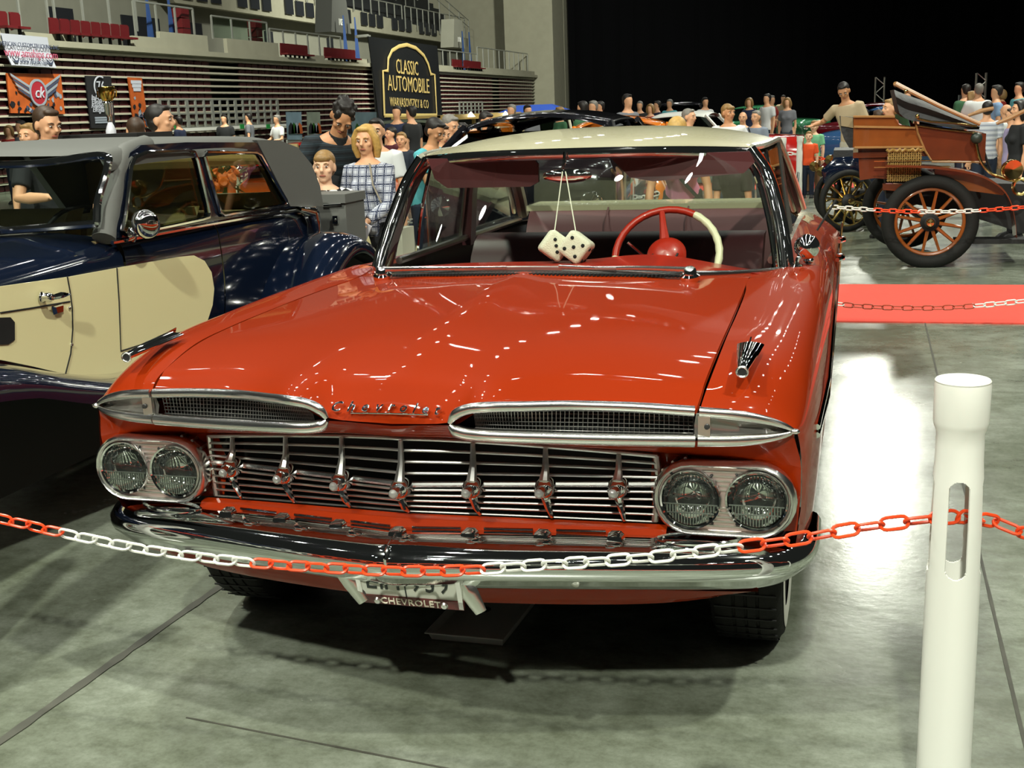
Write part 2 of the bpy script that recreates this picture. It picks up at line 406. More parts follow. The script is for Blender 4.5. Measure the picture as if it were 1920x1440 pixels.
# fixed red seats on the edge of the concourse
SR = mat('red_seat_plastic', (0.105, 0.007, 0.009), 0.45)
def seat_proto():
    t = thing('stadium_seat', 'red plastic stadium seat', 'seat', (XS+.1, 26, 4.02))
    x, y, z = XS+.1, 26, 4.02
    mb = MB(); mb.loft([[Vector((x-.05+a*.02, y+(-.2+.4*b), z+.05+.42*a+(.0 if 0 < b < 1 else -.05))) for b in (0, .15, .5, .85, 1)]+[Vector((x-.09+a*.02, y+(-.2+.4*b), z+.05+.42*a)) for b in (1, .85, .5, .15, 0)] for a in (0, .5, 1)])
    mb.build('backrest', SR, t)
    MB().box((x+.10, y, z+.07), (.30, .40, .06)).build('seat', SR, t, smooth=False)
    MB().box((x+.05, y, z-.07), (.06, .08, .22)).build('bracket', BLACK, t, smooth=False)
    return t
sp = seat_proto(); first = True
clusters = [(23.9, 24.9, 2, 'under the left end of the white web banner', 4.06), (26.0, 29.8, 8, 'in the row right of the white web banner', 4.02), (39.75, 42.1, 6, 'in the farther row left of the black banner', 3.93), (43.7, 46.9, 8, 'in the row next to the black banner', 3.93),
            (60.15, 61.85, 4, 'in the row right of the black banner', 3.95), (62.2, 65.4, 8, 'in the row below the blue gateway', 3.95)]
for y0, y1, n, where, z in clusters:
    for i in range(n):
        y = y0+(y1-y0)*(i+.5)/n
        lab = '%s red seat from the left %s' % (('first', 'second', 'third', 'fourth', 'fifth', 'sixth', 'seventh', 'eighth')[i], where); g = 'red seats '+where
        if first: sp.location = (XS+.1, y, z); sp['label'] = lab; sp['group'] = g; first = False
        else: clone(sp, (XS+.1, y, z), lab, g)
# doors and dark openings of the concourse, blue gateways
DK = mat('dark_opening', (0.010, 0.012, 0.016), .5)
BLUE = mat('blue_cloth', (0.012, 0.045, 0.16), .8)
for i, (y0, y1) in enumerate(((34.2, 35.6), (38.6, 41.2), (42.2, 44.5), (50.3, 51.1), (57.4, 58.1), (76.0, 77))):
    struct(MB().box((-26.0, (y0+y1)/2, 4.75), (.14, y1-y0, 1.9)).build('door_%d' % (i+1), DK, smooth=False))
def gateway(y, z0, z1, label):
    t = thing('blue_gateway', label, 'curtain', (XS-1.0, y, z0))
    for s in (-.65, .65):
        MB().loft([[Vector((XS-1.0, y+s-.16, z0)), Vector((XS-.9, y+s+.16, z0)), Vector((XS-1.1, y+s+.16, z0))], [Vector((XS-1.0, y+s-.03, z1)), Vector((XS-.97, y+s+.03, z1)), Vector((XS-1.03, y+s+.03, z1))]]).build('drape', BLUE, t, smooth=False)
gateway(33.2, 4.0, 5.75, 'pair of blue drapes at the first gangway above the seats')
gateway(48.9, 4.0, 6.0, 'pair of blue drapes under the 103 sign')
gateway(66.0, 4.0, 6.2, 'pair of blue drapes under the 101 sign near the curtain')
# red cabinet-like seat stacks on the concourse
for (y, z, lab) in ((34.2, 4.35, 'upright stack of red seats by the blue drape'), (39.4, 4.3, 'upright stack of red seats at the end of the solid parapet')):
    t = thing('seat_stack', lab, 'seat stack', (XS-.78, y, z))
    for k in range(3): MB().box((XS-.78, y, z+.16+.33*k), (.35, .5, .30)).build('seat', SR, t, smooth=False)
# vomitory number walls + numerals
for (y, num) in ((48.9, '103'), (66.0, '101')):
    mb = MB().plate([(XS-1.4, y-1.1, 5.3), (XS-1.4, y+1.1, 5.3), (XS-1.4, y+.75, 6.9), (XS-1.4, y-.75, 6.9)], (-.8, 0, 0))
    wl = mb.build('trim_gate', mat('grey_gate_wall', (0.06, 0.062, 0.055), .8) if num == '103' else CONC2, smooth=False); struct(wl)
    tm = text_mb(num, .42, .01); tm.xf(frame((XS-1.38, y, 5.75), (0, 1, 0), (0, 0, 1))); struct(tm.build('number', mat('sign_white', 'e0e0d8', .6), wl, smooth=False))
# upper tier: front wall with dark panels and rails, raked dark deck behind
ut = struct(MB().plate([(-25, 41.0, 6.25), (-25, 78, 6.12), (-25, 79, 5.2), (-25, 79, 6.6), (-25, 60, 7.2), (-25, 53, 7.35), (-25, 48.5, 7.1), (-25, 41, 7.0), (-25, 20, 7.2), (-25, 20, 6.9), (-25, 40, 6.9)], (-.3, 0, 0)).build('trim_upper_tier', CONC, smooth=False))
dk = MB()
for k in range(14):
    z = 6.9+k*.42; x = -25.4-k*.52; dk.box((x-.25, 47+k*.3, z), (.55, 64, .42))
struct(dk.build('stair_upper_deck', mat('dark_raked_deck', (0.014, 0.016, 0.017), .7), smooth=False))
for i in range(30):
    y = 41.3+i*1.15
    if i % 4 == 3: continue
    MB().box((-24.92, y+.5, 6.78), (.06, .80, .68)).build('panel', DK, ut, smooth=False)
railing(41.0, 53, 7.1, 7.75, 'grey upper railing above the dark panels in the upper left', x=-24.9, posts=12)
railing(54, 66, 7.1, 7.9, 'grey upper railing beside the 103 gate', x=-24.9, posts=11)
railing(66.5, 78, 6.6, 7.9, 'grey upper railing that ends at the concrete pier', x=-24.9, posts=12)
def stair_rail(y0, z0, y1, z1, label, x=-24.6):
    t = thing('stair_rail', label, 'railing', (x, y0, z0))
    for dz in (0, .45): MB().tube([(x, y0, z0+.9+dz), (x, y1, z1+.9+dz)], .03, 6).build('handrail', RAIL, t)
    for i in range(9):
        u = i/8; MB().box((x, y0+(y1-y0)*u, z0+(z1-z0)*u+.6), (.05, .06, 1.5)).build('post', RAIL, t, smooth=False)
stair_rail(62, 9.7, 78, 6.4, 'sloping stair rail that descends towards the concrete pier')
stair_rail(60.5, 10.6, 74, 8.2, 'higher sloping stair rail before the concrete wall', -27)

# ---- lamps under the hall roof, in rows that run the length of the hall
LAMPE = emis('ceiling_lamp_glow', (1.0, .97, .93), 55)
HOUS = mat('lamp_housing', (.05, .05, .05), .5)
lm = MB().lathe([(0, 0), (.24, 0)], (0, 0, 0), (0, 0, 1), 16).mesh('lamp_glass', LAMPE, smooth=False)
hm_ = MB().lathe([(.25, -.02), (.26, .0), (.20, .18), (.06, .26), (0, .27)], (0, 0, 0), (0, 0, 1), 16).mesh('lamp_housing', HOUS)
names = {-14: 'over the tribune side', -7.5: 'left of the red sedan', -1.0: 'over the red sedan', 5.0: 'right of the red sedan', 12: 'over the right side of the hall'}
for x, wh in names.items():
    t = thing('ceiling_light_row', 'row of round hall lamps under the dark roof '+wh, 'lights', (x, 25, 15))
    for k in range(21):
        y = -18+k*4.4+(0 if k % 3 else .7)
        for nm, me, dz in (('lamp_glass', lm, -.02), ('lamp_housing', hm_, 0)):
            o = bpy.data.objects.new(nm, me); COL.objects.link(o); o.parent = t; o.location = (0, y-25, dz)
    MB().box((x, 26, 15.32), (.14, 90, .14)).build('lamp_beam', HOUS, t, smooth=False)
# ================================================================== THE RED SEDAN (axis along +Y, nose at y = 0)
car = thing('red_sedan', 'large red vintage sedan with cream roof, cat-eye grille vents and twin headlamps', 'car', (0, 2.6, 0))
SATIN = mat('bright_satin_trim', (.88, .88, .85), .22, 1.0)
REDIN = mat('red_dash_paint', (0.36, 0.016, 0.005), 0.35, 0, .4)
def xs_interp(stations, tabs, xs):
    """tabs: list of equal-length point lists (profiles); returns profile per x by Catmull-Rom over stations"""
    n = len(tabs[0]); out = []
    for x in xs:
        j = max(i for i in range(len(stations)-1) if stations[i] <= x+1e-9); u = j+(x-stations[j])/(stations[j+1]-stations[j])
        out.append([spl([t[i] for t in tabs], us=[min(u, len(tabs)-1)])[0] for i in range(n)])
    return out
# --- hood
p0 = [(0, .032, .841), (0, .036, .862), (0, .060, .897), (0, .13, .946), (0, .344, .992), (0, .669, 1.016), (0, 1.0, 1.027), (0, 1.225, 1.028)]
p1 = [(.157, .008, .857), (.157, .022, .873), (.157, .06, .907), (.157, .13, .947), (.157, .34, .989), (.157, .67, 1.012), (.157, 1.0, 1.022), (.157, 1.235, 1.023)]
p15 = [(.25, .004, .902), (.25, .014, .914), (.25, .05, .931), (.25, .13, .953), (.25, .34, .986), (.25, .67, 1.008), (.25, 1.0, 1.018), (.25, 1.255, 1.018)]
p2 = [(.44, .092, .889), (.44, .108, .899), (.44, .15, .917), (.44, .22, .943), (.44, .40, .976), (.44, .67, .996), (.44, 1.0, 1.005), (.44, 1.30, 1.008)]
p3 = [(.718, .138, .872), (.722, .155, .886), (.726, .19, .904), (.729, .24, .923), (.736, .445, .955), (.736, .80, .969), (.731, 1.15, .975), (.722, 1.57, .978)]
prof = [spl(p, 44) for p in (p0, p1, p15, p2, p3)]
hx = [0, .04, .08, .12, .157, .175, .20, .225, .25, .275, .30, .33, .385, .44, .50, .56, .62, .67, .72]
half = []
for x in hx:
    st = [0, .157, .25, .44, .72]; j = max(i for i in range(4) if st[i] <= x+1e-9); u = j+(x-st[j])/(st[j+1]-st[j])
    half.append([spl([p[i] for p in prof], us=[min(u, 4)])[0] for i in range(44)])
for i in range(len(half[0])):           # soft centre ridge of the bonnet
    for k, x in enumerate(hx): half[k][i].z += .010*math.exp(-x/.05)*(min(1, i/16))
cols = [[Vector((-p.x, p.y, p.z)) for p in c] for c in reversed(half[1:])]+half
mb = MB(); mb.grid(cols)
inner = [[p+Vector((0, .012, -.012)) for p in c] for c in cols]
mb.grid(inner)
hood = mb.build('hood', RED, car, ang=60)
# --- front fenders
T = [
 [(.727, .138, .872), (.80, .150, .865), (.88, .172, .847), (.937, .194, .820), (.948, .206, .80), (.957, .213, .735), (.958, .213, .64), (.95, .235, .55), (.93, .30, .42)],
 [(.735, .20, .906), (.80, .215, .908), (.88, .235, .893), (.940, .262, .850), (.962, .277, .81), (.972, .285, .735), (.972, .285, .64), (.965, .30, .54), (.945, .34, .40)],
 [(.745, .40, .949), (.81, .40, .950), (.885, .405, .935), (.947, .42, .897), (.975, .43, .835), (.986, .44, .745), (.986, .45, .64), (.978, .46, .52), (.957, .48, .40)],
 [(.745, .62, .963), (.81, .62, .964), (.89, .62, .954), (.952, .62, .92), (.982, .62, .855), (.994, .62, .76), (.994, .62, .68), (.990, .62, .63), (.984, .62, .58)],
 [(.744, .86, .969), (.81, .86, .969), (.89, .86, .961), (.953, .86, .932), (.985, .86, .87), (.998, .86, .77), (.998, .86, .72), (.996, .86, .70), (.992, .86, .68)],
 [(.741, 1.1, .974), (.81, 1.1, .972), (.89, 1.1, .966), (.954, 1.1, .94), (.986, 1.1, .88), (1.0, 1.1, .775), (1.0, 1.1, .69), (.996, 1.1, .63), (.988, 1.1, .58)],
 [(.736, 1.27, .976), (.81, 1.27, .974), (.89, 1.27, .968), (.955, 1.27, .944), (.987, 1.27, .885), (1.0, 1.27, .775), (1.0, 1.27, .66), (.988, 1.27, .50), (.96, 1.27, .34)],
 [(.729, 1.57, .979), (.81, 1.58, .976), (.89, 1.6, .970), (.956, 1.6, .949), (.988, 1.6, .89), (1.0, 1.6, .78), (1.0, 1.6, .65), (.985, 1.6, .48), (.95, 1.6, .30)],
 [(.835, 1.97, .962), (.87, 1.98, .966), (.915, 1.99, .966), (.958, 2.0, .950), (.988, 2.0, .892), (1.0, 2.0, .785), (1.0, 2.0, .65), (.985, 2.0, .48), (.95, 2.0, .30)]]
def skin(T, nu, nv):
    rows = [spl(r, nv) for r in T]; return [spl([rows[i][j] for i in range(len(T))], nu) for j in range(nv)]
fg = skin(T, 48, 40)
for s in (1, -1):
    mb = MB(); mb.grid([[Vector((s*p.x, p.y, p.z)) for p in c] for c in fg])
    # folded edge down the bonnet gap
    mb.grid([[Vector((s*p.x, p.y, p.z)) for p in fg[0]], [Vector((s*p.x, p.y+.004, p.z-.03)) for p in fg[0]]])
    fd = mb.build('front_fender', RED, car, ang=60)
# --- door and rear quarter sides
D = []
for y, zz_ in ((2.006, (.955, .963, .963, .948, .892, .785, .65)), (2.6, (.955, .956, .940, .912, .858, .77, .64)), (3.2, (.952, .938, .905, .865, .815, .74, .63)), (3.8, (.945, .920, .875, .830, .785, .715, .62)), (4.3, (.93, .90, .855, .81, .765, .70, .61)), (4.8, (.90, .875, .83, .785, .745, .69, .60)), (5.3, (.86, .84, .80, .76, .725, .67, .58))):
    D.append([(x_, y, z_) for x_, z_ in zip((.80, .845, .91, .957, .988, 1.0, 1.0), zz_)]+[(.985, y, .48), (.95, y, .30)])
dg_ = skin(D, 40, 30)
k1 = 11; k2 = 21
for s in (1, -1):
    for nm, a, b in (('front_door', 0, k1), ('rear_door', k1, k2), ('rear_quarter', k2, 39)):
        mb = MB(); e = .004 if b < 39 else 0
        mb.grid([[Vector((s*p.x, p.y+(e if i == 0 else (-e if i == b-a else 0)), p.z)) for i, p in enumerate(c[a:b+1])] for c in dg_])
        q = mb.build(nm, RED, car, ang=60)
        MB().loft([[Vector((s*(p.x*.97), p.y, p.z-.01)) for p in c[a:b+1]] for c in dg_[2:20:3]], closed=False).build('inner_panel', MAROON, q)
# floor pan, bulkhead and underside (dark)
MB().box((0, 3.0, .30), (1.8, 4.2, .06)).box((0, .62, .34), (1.3, .6, .05)).box((0, 1.35, .62), (1.6, .04, .6)).box((0, .40, .60), (1.22, .02, .36)).box((0, 5.27, .45), (1.8, .04, .46)).build('underbody', BLACK, car, smooth=False)
# rear deck with fins
rd = []
for y, zf in ((4.02, .0), (4.3, -.012), (4.7, -.03), (5.28, -.075)):
    rd.append([(-.86, y, .90+zf), (-.78, y, .945+zf), (-.55, y, .965+zf), (-.25, y, .985+zf), (0, y, .99+zf), (.25, y, .985+zf), (.55, y, .965+zf), (.78, y, .945+zf), (.86, y, .90+zf)])
mb = MB(); mb.grid(skin(rd, 16, 40)); mb.build('rear_deck', CREAM, car)
# --- cowl between bonnet and windscreen
def wsb(x):   # windscreen base curve
    a = abs(x)/.82; return Vector((x, 1.292+.70*a**3.4, 1.038-.094*a**2.2))
def wst(x):   # windscreen top curve
    a = abs(x)/.676; return Vector((x, 1.945+.228*a**2.6, 1.408-.026*a**3))
rear = [c[-1] for c in cols]
front_edge = [Vector((-.80, 1.78, .966))]+[p+Vector((0, .012, -.002)) for p in rear]+[Vector((.80, 1.78, .966))]
cow = []
for i, p in enumerate(front_edge):
    x = max(-.84, min(.84, p.x*1.13)); b = wsb(max(-.82, min(.82, x)))
    cow.append([p, p.lerp(b, .5)+Vector((0, 0, .002)), b+Vector((0, .02, -.012))])
MB().grid(cow).build('cowl', RED, car)
# air-intake slots on the cowl
mb = MB()
for i in range(78):
    x = -.512+1.024*i/77; y = 1.262+.42*x*x; z = 1.0325-.082*x*x
    mb.box((x, y, z), (.0062, .036, .008), Matrix.Rotation(-.45, 3, 'Z'))
mb.build('cowl_vent', BLACK, car, smooth=False, kind='stuff')
# wipers
for s in (1, -1):
    x0 = s*.546
    b = MB().lathe([(.0, .034), (.012, .033), (.021, .025), (.024, .010), (.034, .004), (.034, -.012)], (x0, 1.357, 1.012), (0, -.25, 1), 16)
    wpv = b.build('wiper_pivot', CHROME, car)
    if s > 0: arm = [(x0, 1.35, 1.035), (.40, 1.315, 1.045), (.25, 1.29, 1.048), (.12, 1.275, 1.056)]
    else: arm = [(x0, 1.35, 1.035), (-.36, 1.30, 1.045), (-.20, 1.285, 1.048), (-.06, 1.275, 1.052)]
    MB().tube(spl(arm, 14), [.009-.004*i/13 for i in range(14)], 8, sq=.6).build('wiper_arm', SATIN, wpv)
    e = Vector(arm[-1])
    bl = [(e.x+dx, 1.285+.55*abs(e.x+dx)**3.2*.9, e.z-.006-.05*abs(e.x+dx)**2) for dx in (-.19, -.1, 0, .1, .19)]
    MB().tube(spl(bl, 12), .006, 6).build('wiper_blade', STEEL, wpv)
# --- nose header panel under the vents
top = [(0, .030, .836), (.157, .012, .848), (.25, .010, .836), (.424, .058, .818), (.60, .100, .806), (.72, .132, .800), (.85, .165, .802), (.937, .194, .812)]
mid = [(0, .045, .818), (.157, .040, .822), (.30, .062, .808), (.424, .088, .795), (.60, .140, .783), (.72, .165, .778), (.85, .185, .778), (.945, .208, .775)]
low = [(0, .070, .800), (.157, .085, .797), (.30, .108, .785), (.424, .135, .772), (.60, .185, .755), (.72, .190, .752), (.85, .200, .750), (.953, .214, .745)]
bot = [(0, .098, .789), (.157, .125, .785), (.30, .150, .772), (.424, .185, .757), (.60, .236, .735), (.72, .215, .738), (.85, .212, .736), (.956, .216, .72)]
def xrow(r, n=40):
    h = spl(r, n); return [Vector((-p.x, p.y, p.z)) for p in reversed(h[1:])]+h
MB().grid([xrow(top), xrow(mid), xrow(low), xrow(bot)]).build('nose_panel', RED, car, ang=70)
# panel seam lines beside the lamps + fender face around the lamps
for s in (1, -1):
    mb = MB(); mb.grid([[Vector((s*x, y, z)) for x, y, z in r] for r in (
        [(.60, .236, .735), (.70, .222, .738), (.80, .215, .737), (.90, .212, .733), (.956, .216, .72)],
        [(.59, .26, .65), (.70, .25, .65), (.80, .245, .65), (.90, .24, .65), (.956, .225, .65)],
        [(.60, .24, .555), (.70, .24, .55), (.80, .24, .55), (.90, .24, .55), (.948, .245, .55)])])
    mb.build('lamp_surround', RED, car)
# --- vent trims (upper on bonnet lip, lower on nose panel), mesh, parking lamps
u_in = [(.157, .003, .857), (.172, .001, .877), (.202, -.001, .892), (.25, .000, .899), (.33, .036, .894), (.44, .086, .887), (.58, .116, .880), (.716, .133, .871)]
u_out = [(.726, .135, .869), (.80, .147, .862), (.87, .165, .848), (.915, .180, .832), (.940, .192, .817)]
l_in = [(.157, .003, .851), (.172, .003, .839), (.202, .003, .832), (.25, .006, .829), (.33, .026, .823), (.44, .058, .815), (.58, .096, .807), (.716, .130, .801)]
l_out = [(.722, .132, .801), (.80, .150, .799), (.87, .168, .801), (.915, .182, .807), (.940, .192, .814)]
for s in (1, -1):
    S = lambda L, n: [Vector((s*p.x, p.y, p.z)) for p in spl(L, n)]
    tu = MB().tube(S(u_in, 40), [.007+.006*min(1, i/6) for i in range(40)], 12, sq=.8).build('vent_trim', SATIN, car)
    tl = MB().tube(S(l_in, 40), [.006+.010*min(1, i/6) for i in range(40)], 12, sq=.85).build('vent_trim', SATIN, car)
    MB().tube(S(u_out, 24), [.013-.009*max(0, (i-8)/15) for i in range(24)], 12, sq=.8).build('lamp_trim', SATIN, car)
    MB().tube(S(l_out, 24), [.015-.011*max(0, (i-8)/15) for i in range(24)], 12, sq=.85).build('lamp_trim', SATIN, car)
    MB().ball((s*.941, .190, .8155), .010, 10, 6, (1.2, .9, .7)).build('lamp_tip', SATIN, car)
    # recess of the vent and wire mesh
    up = spl(u_in, 30); lo = spl(l_in, 30)
    R = [[Vector((s*p.x, p.y+.004, p.z)) for p in up], [Vector((s*p.x, p.y+.07, p.z-.004)) for p in up], [Vector((s*p.x, p.y+.07, p.z+.004)) for p in lo], [Vector((s*p.x, p.y+.004, p.z)) for p in lo]]
    rec = MB().grid(R).build('vent_recess', BLACK, car)
    mb = MB()
    for i in range(58):
        u = 2.2+4.75*i/57; a = spl(u_in, us=[u])[0]; b = spl(l_in, us=[u])[0]
        mb.tube([(s*a.x, a.y+.026, a.z-.005), (s*b.x, b.y+.040, b.z+.005)], .0011, 4)
    for k in range(7):
        t_ = .10+.13*k; mb.tube([Vector((s*q.x, q.y+.033, q.z)) for q in (spl(u_in, us=[2.2+4.75*i/12])[0].lerp(spl(l_in, us=[2.2+4.75*i/12])[0], t_) for i in range(13))], .0011, 4)
    mb.build('vent_mesh', STEEL, car, kind='stuff')
    # parking lamp lens + seam block
    up = spl(u_out, 20); lo = spl(l_out, 20)
    MB().grid([[Vector((s*(p.x*.99), p.y+.006, p.z-.004)) for p in up], [Vector((s*(p.lerp(q, .5).x*.985), p.lerp(q, .5).y+.014, p.lerp(q, .5).z)) for p, q in zip(up, lo)], [Vector((s*(q.x*.99), q.y+.006, q.z+.004)) for q in lo]]).build('parking_lamp', mat('smoky_lamp_lens', (.24, .23, .21), .18, .6, .5), car)
    MB().box((s*.738, .135, .836), (.028, .012, .048)).build('trim_block', STEEL, car, smooth=False)
    MB().lathe([(.0, .006), (.006, .005), (.007, 0)], (s*.745, .128, .836), (0, -1, 0), 10).build('screw', DARKSTEEL, car)
# script lettering on the bonnet lip
tm = text_mb('Chevrolet', .036, .0028, .35, 1.9, .0008); tm.xf(Matrix.Diagonal((1.0, 1, 1, 1)))
tm.xf(frame((-.012, .036, .882), (1, 0, 0), (0, .57, .82)))
for p in tm.v: p.y -= .15*abs(p.x)
scr = tm.build('script_badge', CHROME, car)
MB().tube([(-.10, .018, .868), (0, .030, .867), (.10, .016, .871)], .0018, 6).build('badge_bar', CHROME, scr)
# --- grille: bars that follow the shallow V, seven posts with bullets
def gy(x): return .072+.21*abs(x)-.02*abs(x)**2
BX = [-.525, -.35, -.175, 0, .175, .35, .525]
gr = MB(); zs_t = lambda x: .787-.054*min(1, abs(x)/.62)**1.3
zs_b = lambda x: .598-.034*abs(x)/.62
for k in range(5):
    t_ = k/4.0
    def zz(x, t_=t_): return zs_t(x)*(1-t_)+.668*t_-.010*abs(x)*t_
    r = .0055 if k == 0 else (.0042 if k < 4 else .0080)
    MB().tube([(x, gy(x)+.02, zz(x)) for x in [-.615+1.23*i/40 for i in range(41)]], r, 8, sq=1.0).build('grille_bar', STEEL if k < 4 else SATIN, car)
for k in range(1, 6):
    t_ = k/5.0
    def zz(x, t_=t_): return (.668-.010*abs(x))*(1-t_)+zs_b(x)*t_
    MB().tube([(x, gy(x)+.02, zz(x)) for x in [-.612+1.224*i/40 for i in range(41)]], .0036, 8).build('grille_bar', STEEL, car)
for s in (1, -1):
    MB().tube([(s*.612, gy(.612)+.022, .735), (s*.618, gy(.618)+.03, .66), (s*.606, gy(.606)+.022, .565)], .009, 8).build('grille_end', STEEL, car)
CRYS = mat('clear_bullet_tip', (.42, .42, .40), .06, .6, 1.0)
for x in BX:
    y = gy(x)-.004; z = .668-.010*abs(x)
    MB().tube([(x, y+.012, zs_t(x)), (x, y+.006, (zs_t(x)+z)/2), (x, y-.012, z+.018)], [.006, .009, .014], 8).build('grille_post', STEEL, car)
    MB().tube([(x, y-.012, z-.016), (x+.006, y-.004, z-.05), (x+.012, y+.008, zs_b(x)+.005)], [.012, .009, .004], 8).build('grille_spike', CHROME, car)
    bl = MB().lathe([(.0, .045), (.0125, .044), (.015, .038), (.016, .028), (.022, .022), (.026, .008), (.025, -.01), (.016, -.03)], (x, y, z), (-.12, -1, -.08), 18).build('grille_bullet', CHROME, car)
    MB().ball(Vector((x, y, z))+Vector((-.12, -1, -.08)).normalized()*.043, .0125, 12, 8).build('bullet_tip', CRYS, bl)
# red bar under the grille
rb = [[(x, gy(x)+.012, zs_b(x)-.003) for x in [-.64+1.28*i/30 for i in range(31)]], [(x, gy(x)-.012, zs_b(x)-.008) for x in [-.64+1.28*i/30 for i in range(31)]],
      [(x, gy(x)-.026, zs_b(x)-.026) for x in [-.64+1.28*i/30 for i in range(31)]], [(x, gy(x)-.018, zs_b(x)-.045) for x in [-.64+1.28*i/30 for i in range(31)]]]
MB().grid([[Vector(p) for p in r] for r in rb]).build('grille_sill', RED, car)
# --- headlamp pods
LENSG = glass('lamp_glass', (.92, .94, .92), 1.5)
def stadium(hw, hh, n=12):
    pts = []; k = hw-hh
    for i in range(n+1): a = -PI/2+PI*i/n; pts.append((k+hh*math.cos(a), hh*math.sin(a)))
    for i in range(n+1): a = PI/2+PI*i/n; pts.append((-k+hh*math.cos(a), hh*math.sin(a)))
    return pts
PLATE = mat('ribbed_lamp_plate', (.62, .50, .47), .35, .8)
for s in (1, -1):
    c = Vector((s*.779, 0, .645))
    ring = lambda hw, hh, y: [Vector((c.x+a, y, c.z+b)) for a, b in stadium(hw, hh)]
    pod = MB().loft([ring(.150, .076, .30), ring(.163, .086, .25), ring(.168, .0905, .20)], cap0=True, cap1=False).build('lamp_pod', RED, car, ang=60)
    bz = MB().loft([ring(.168, .0905, .205), ring(.172, .0945, .185), ring(.170, .0925, .168), ring(.163, .086, .160), ring(.158, .081, .164), ring(.155, .0785, .176)], cap0=False, cap1=False).build('lamp_bezel', SATIN, car, ang=60)
    hl = []
    pc = [(s*.857, .647), (s*.701, .643)]
    pl_ = ring(.157, .080, .177)
    holes = [[Vector((x+.071*math.cos(2*PI*i/28), .177, z+.071*math.sin(2*PI*i/28))) for i in range(28)] for x, z in pc]
    lp = MB().plate(pl_, (0, .004, 0), holes).build('lamp_plate', PLATE, car, smooth=False)
    for sg in (1, -1):
        for k in range(5): MB().tube([(c.x-.052+.009*k, .176, c.z+sg*(.068-.0115*k)), (c.x+.052-.009*k, .176, c.z+sg*(.068-.0115*k))], .0026, 6).build('plate_rib', STEEL, lp)
    for i in range(9):      # cooling ribs of the inner flank of the pod
        a = PI/2+PI*(i+.5)/9*1.0
        x = c.x-s*(.168-.0905)+(-s)*.0905*math.sin(PI*(i+.5)/9)*1.02; z = c.z+.0905*math.cos(PI*(i+.5)/9)*1.02
        MB().tube([(x, .195, z), (x+s*.006, .245, z*.98+c.z*.02)], .0045, 6).build('pod_rib', STEEL, pod)
    for x, z in pc:
        rim = MB().lathe([(.074, .0), (.0755, -.008), (.073, -.015), (.069, -.012), (.068, .004)], (x, .176, z), (0, 1, 0), 36).build('lamp_rim', CHROME, car)
        MB().lathe([(.069, 0), (.062, .022), (.045, .042), (.02, .052), (.0, .054)], (x, .178, z), (0, 1, 0), 32).build('lamp_reflector', CHROME, rim)
        mb = MB().lathe([(.069, 0), (.062, -.010), (.045, -.018), (.025, -.0225), (.0, -.024)], (x, .172, z), (0, 1, 0), 32)
        mb.build('lamp_lens', LENSG, rim)
        mb = MB()
        for i in range(17):
            dx = -.056+.007*i; h = math.sqrt(max(0, .064**2-dx**2))
            mb.tube([(x+dx, .168, z-.012), (x+dx, .168-.0, z-h)], .0022, 5)
        for dz in (-.012, -.034): mb.tube([(x-math.sqrt(.066**2-dz*dz), .166, z+dz), (x+math.sqrt(.066**2-dz*dz), .166, z+dz)], .0018, 5)
        mb.build('lens_flutes', mat('frosted_lens_glass', (.22, .24, .22), .10, .7, .5), rim)
        for a in (.9, 2.2, 4.1, 5.4): MB().ball((x+.082*math.cos(a)*.98, .175, z+.080*math.sin(a)*.96), .004, 6, 4).build('screw', DARKSTEEL, lp)
# --- bumper
path = [(0, -.066), (.22, -.030), (.44, .020), (.62, .066), (.78, .112), (.88, .152), (.945, .20), (.985, .275), (1.0, .38), (1.0, .52)]
pth = spl([(x, y, 0) for x, y in path], 46)
BP = [(.15, .556), (.085, .556), (.040, .551), (.012, .537), (.0, .517), (.0, .497), (.005, .482), (.013, .475), (.027, .459), (.042, .445), (.056, .437), (.12, .434)]
rings = []
for i, p in enumerate(pth):
    t = (pth[min(i+1, 45)]-pth[max(i-1, 0)]).normalized(); nrm = Vector((-t.y, t.x, 0)) if i else Vector((0, 1, 0))
    e = min(1, (p.x/.985)); tp = 1 if e < .9 else 1-.12*(e-.9)/.1
    hz = -.030*e**1.5
    rings.append([Vector((p.x+nrm.x*d, p.y+nrm.y*d, .508+(z-.508)*tp+hz+(0.010 if z > .55 else 0)*(1-e))) for d, z in BP])
full = [[Vector((-q.x, q.y, q.z)) for q in r] for r in reversed(rings[1:])]+rings
BUMPER = mat('bumper_chrome', (0.80, 0.82, 0.82), 0.045, 1.0)
bump = MB().grid(full).build('bumper', BUMPER, car, ang=50)
MB().tube([(0, .05, .572), (0, .0, .566), (0, -.050, .552), (0, -.066, .53), (0, -.062, .508), (0, -.05, .497)], .004, 6).build('bumper_crease', CHROME, bump)
for x in BX:      # guards that stand on the bumper under each post
    y = gy(x)-.050; z = .566-.030*abs(x)
    MB().loft([[Vector((x+a*w, y+b*w*.8+dy, z+h)) for a, b in ((-1, -1), (1, -1), (1.2, .6), (-1.2, .6))] for w, h, dy in ((.020, -.012, -.004), (.017, .006, 0), (.009, .012, .01))]).build('bumper_stud', CHROME, bump)
for s in (1, -1):
    MB().lathe([(0, .008), (.008, .0075), (.0135, .005), (.0145, 0)], (s*.44, .044, .462), (-s*.2, -1, -.35), 14).build('bumper_bolt', STEEL, bump)
    # oval pad on the top of the bumper ends
    mb = MB(); mb.tube([(s*(.72+.10*math.cos(a)), .165+.028*math.sin(a)+.02*math.cos(a)*1, .545+.004*math.sin(a)) for a in [2*PI*i/24 for i in range(24)]], .005, 6, closed=True); mb.build('bumper_pad', CHROME, bump)
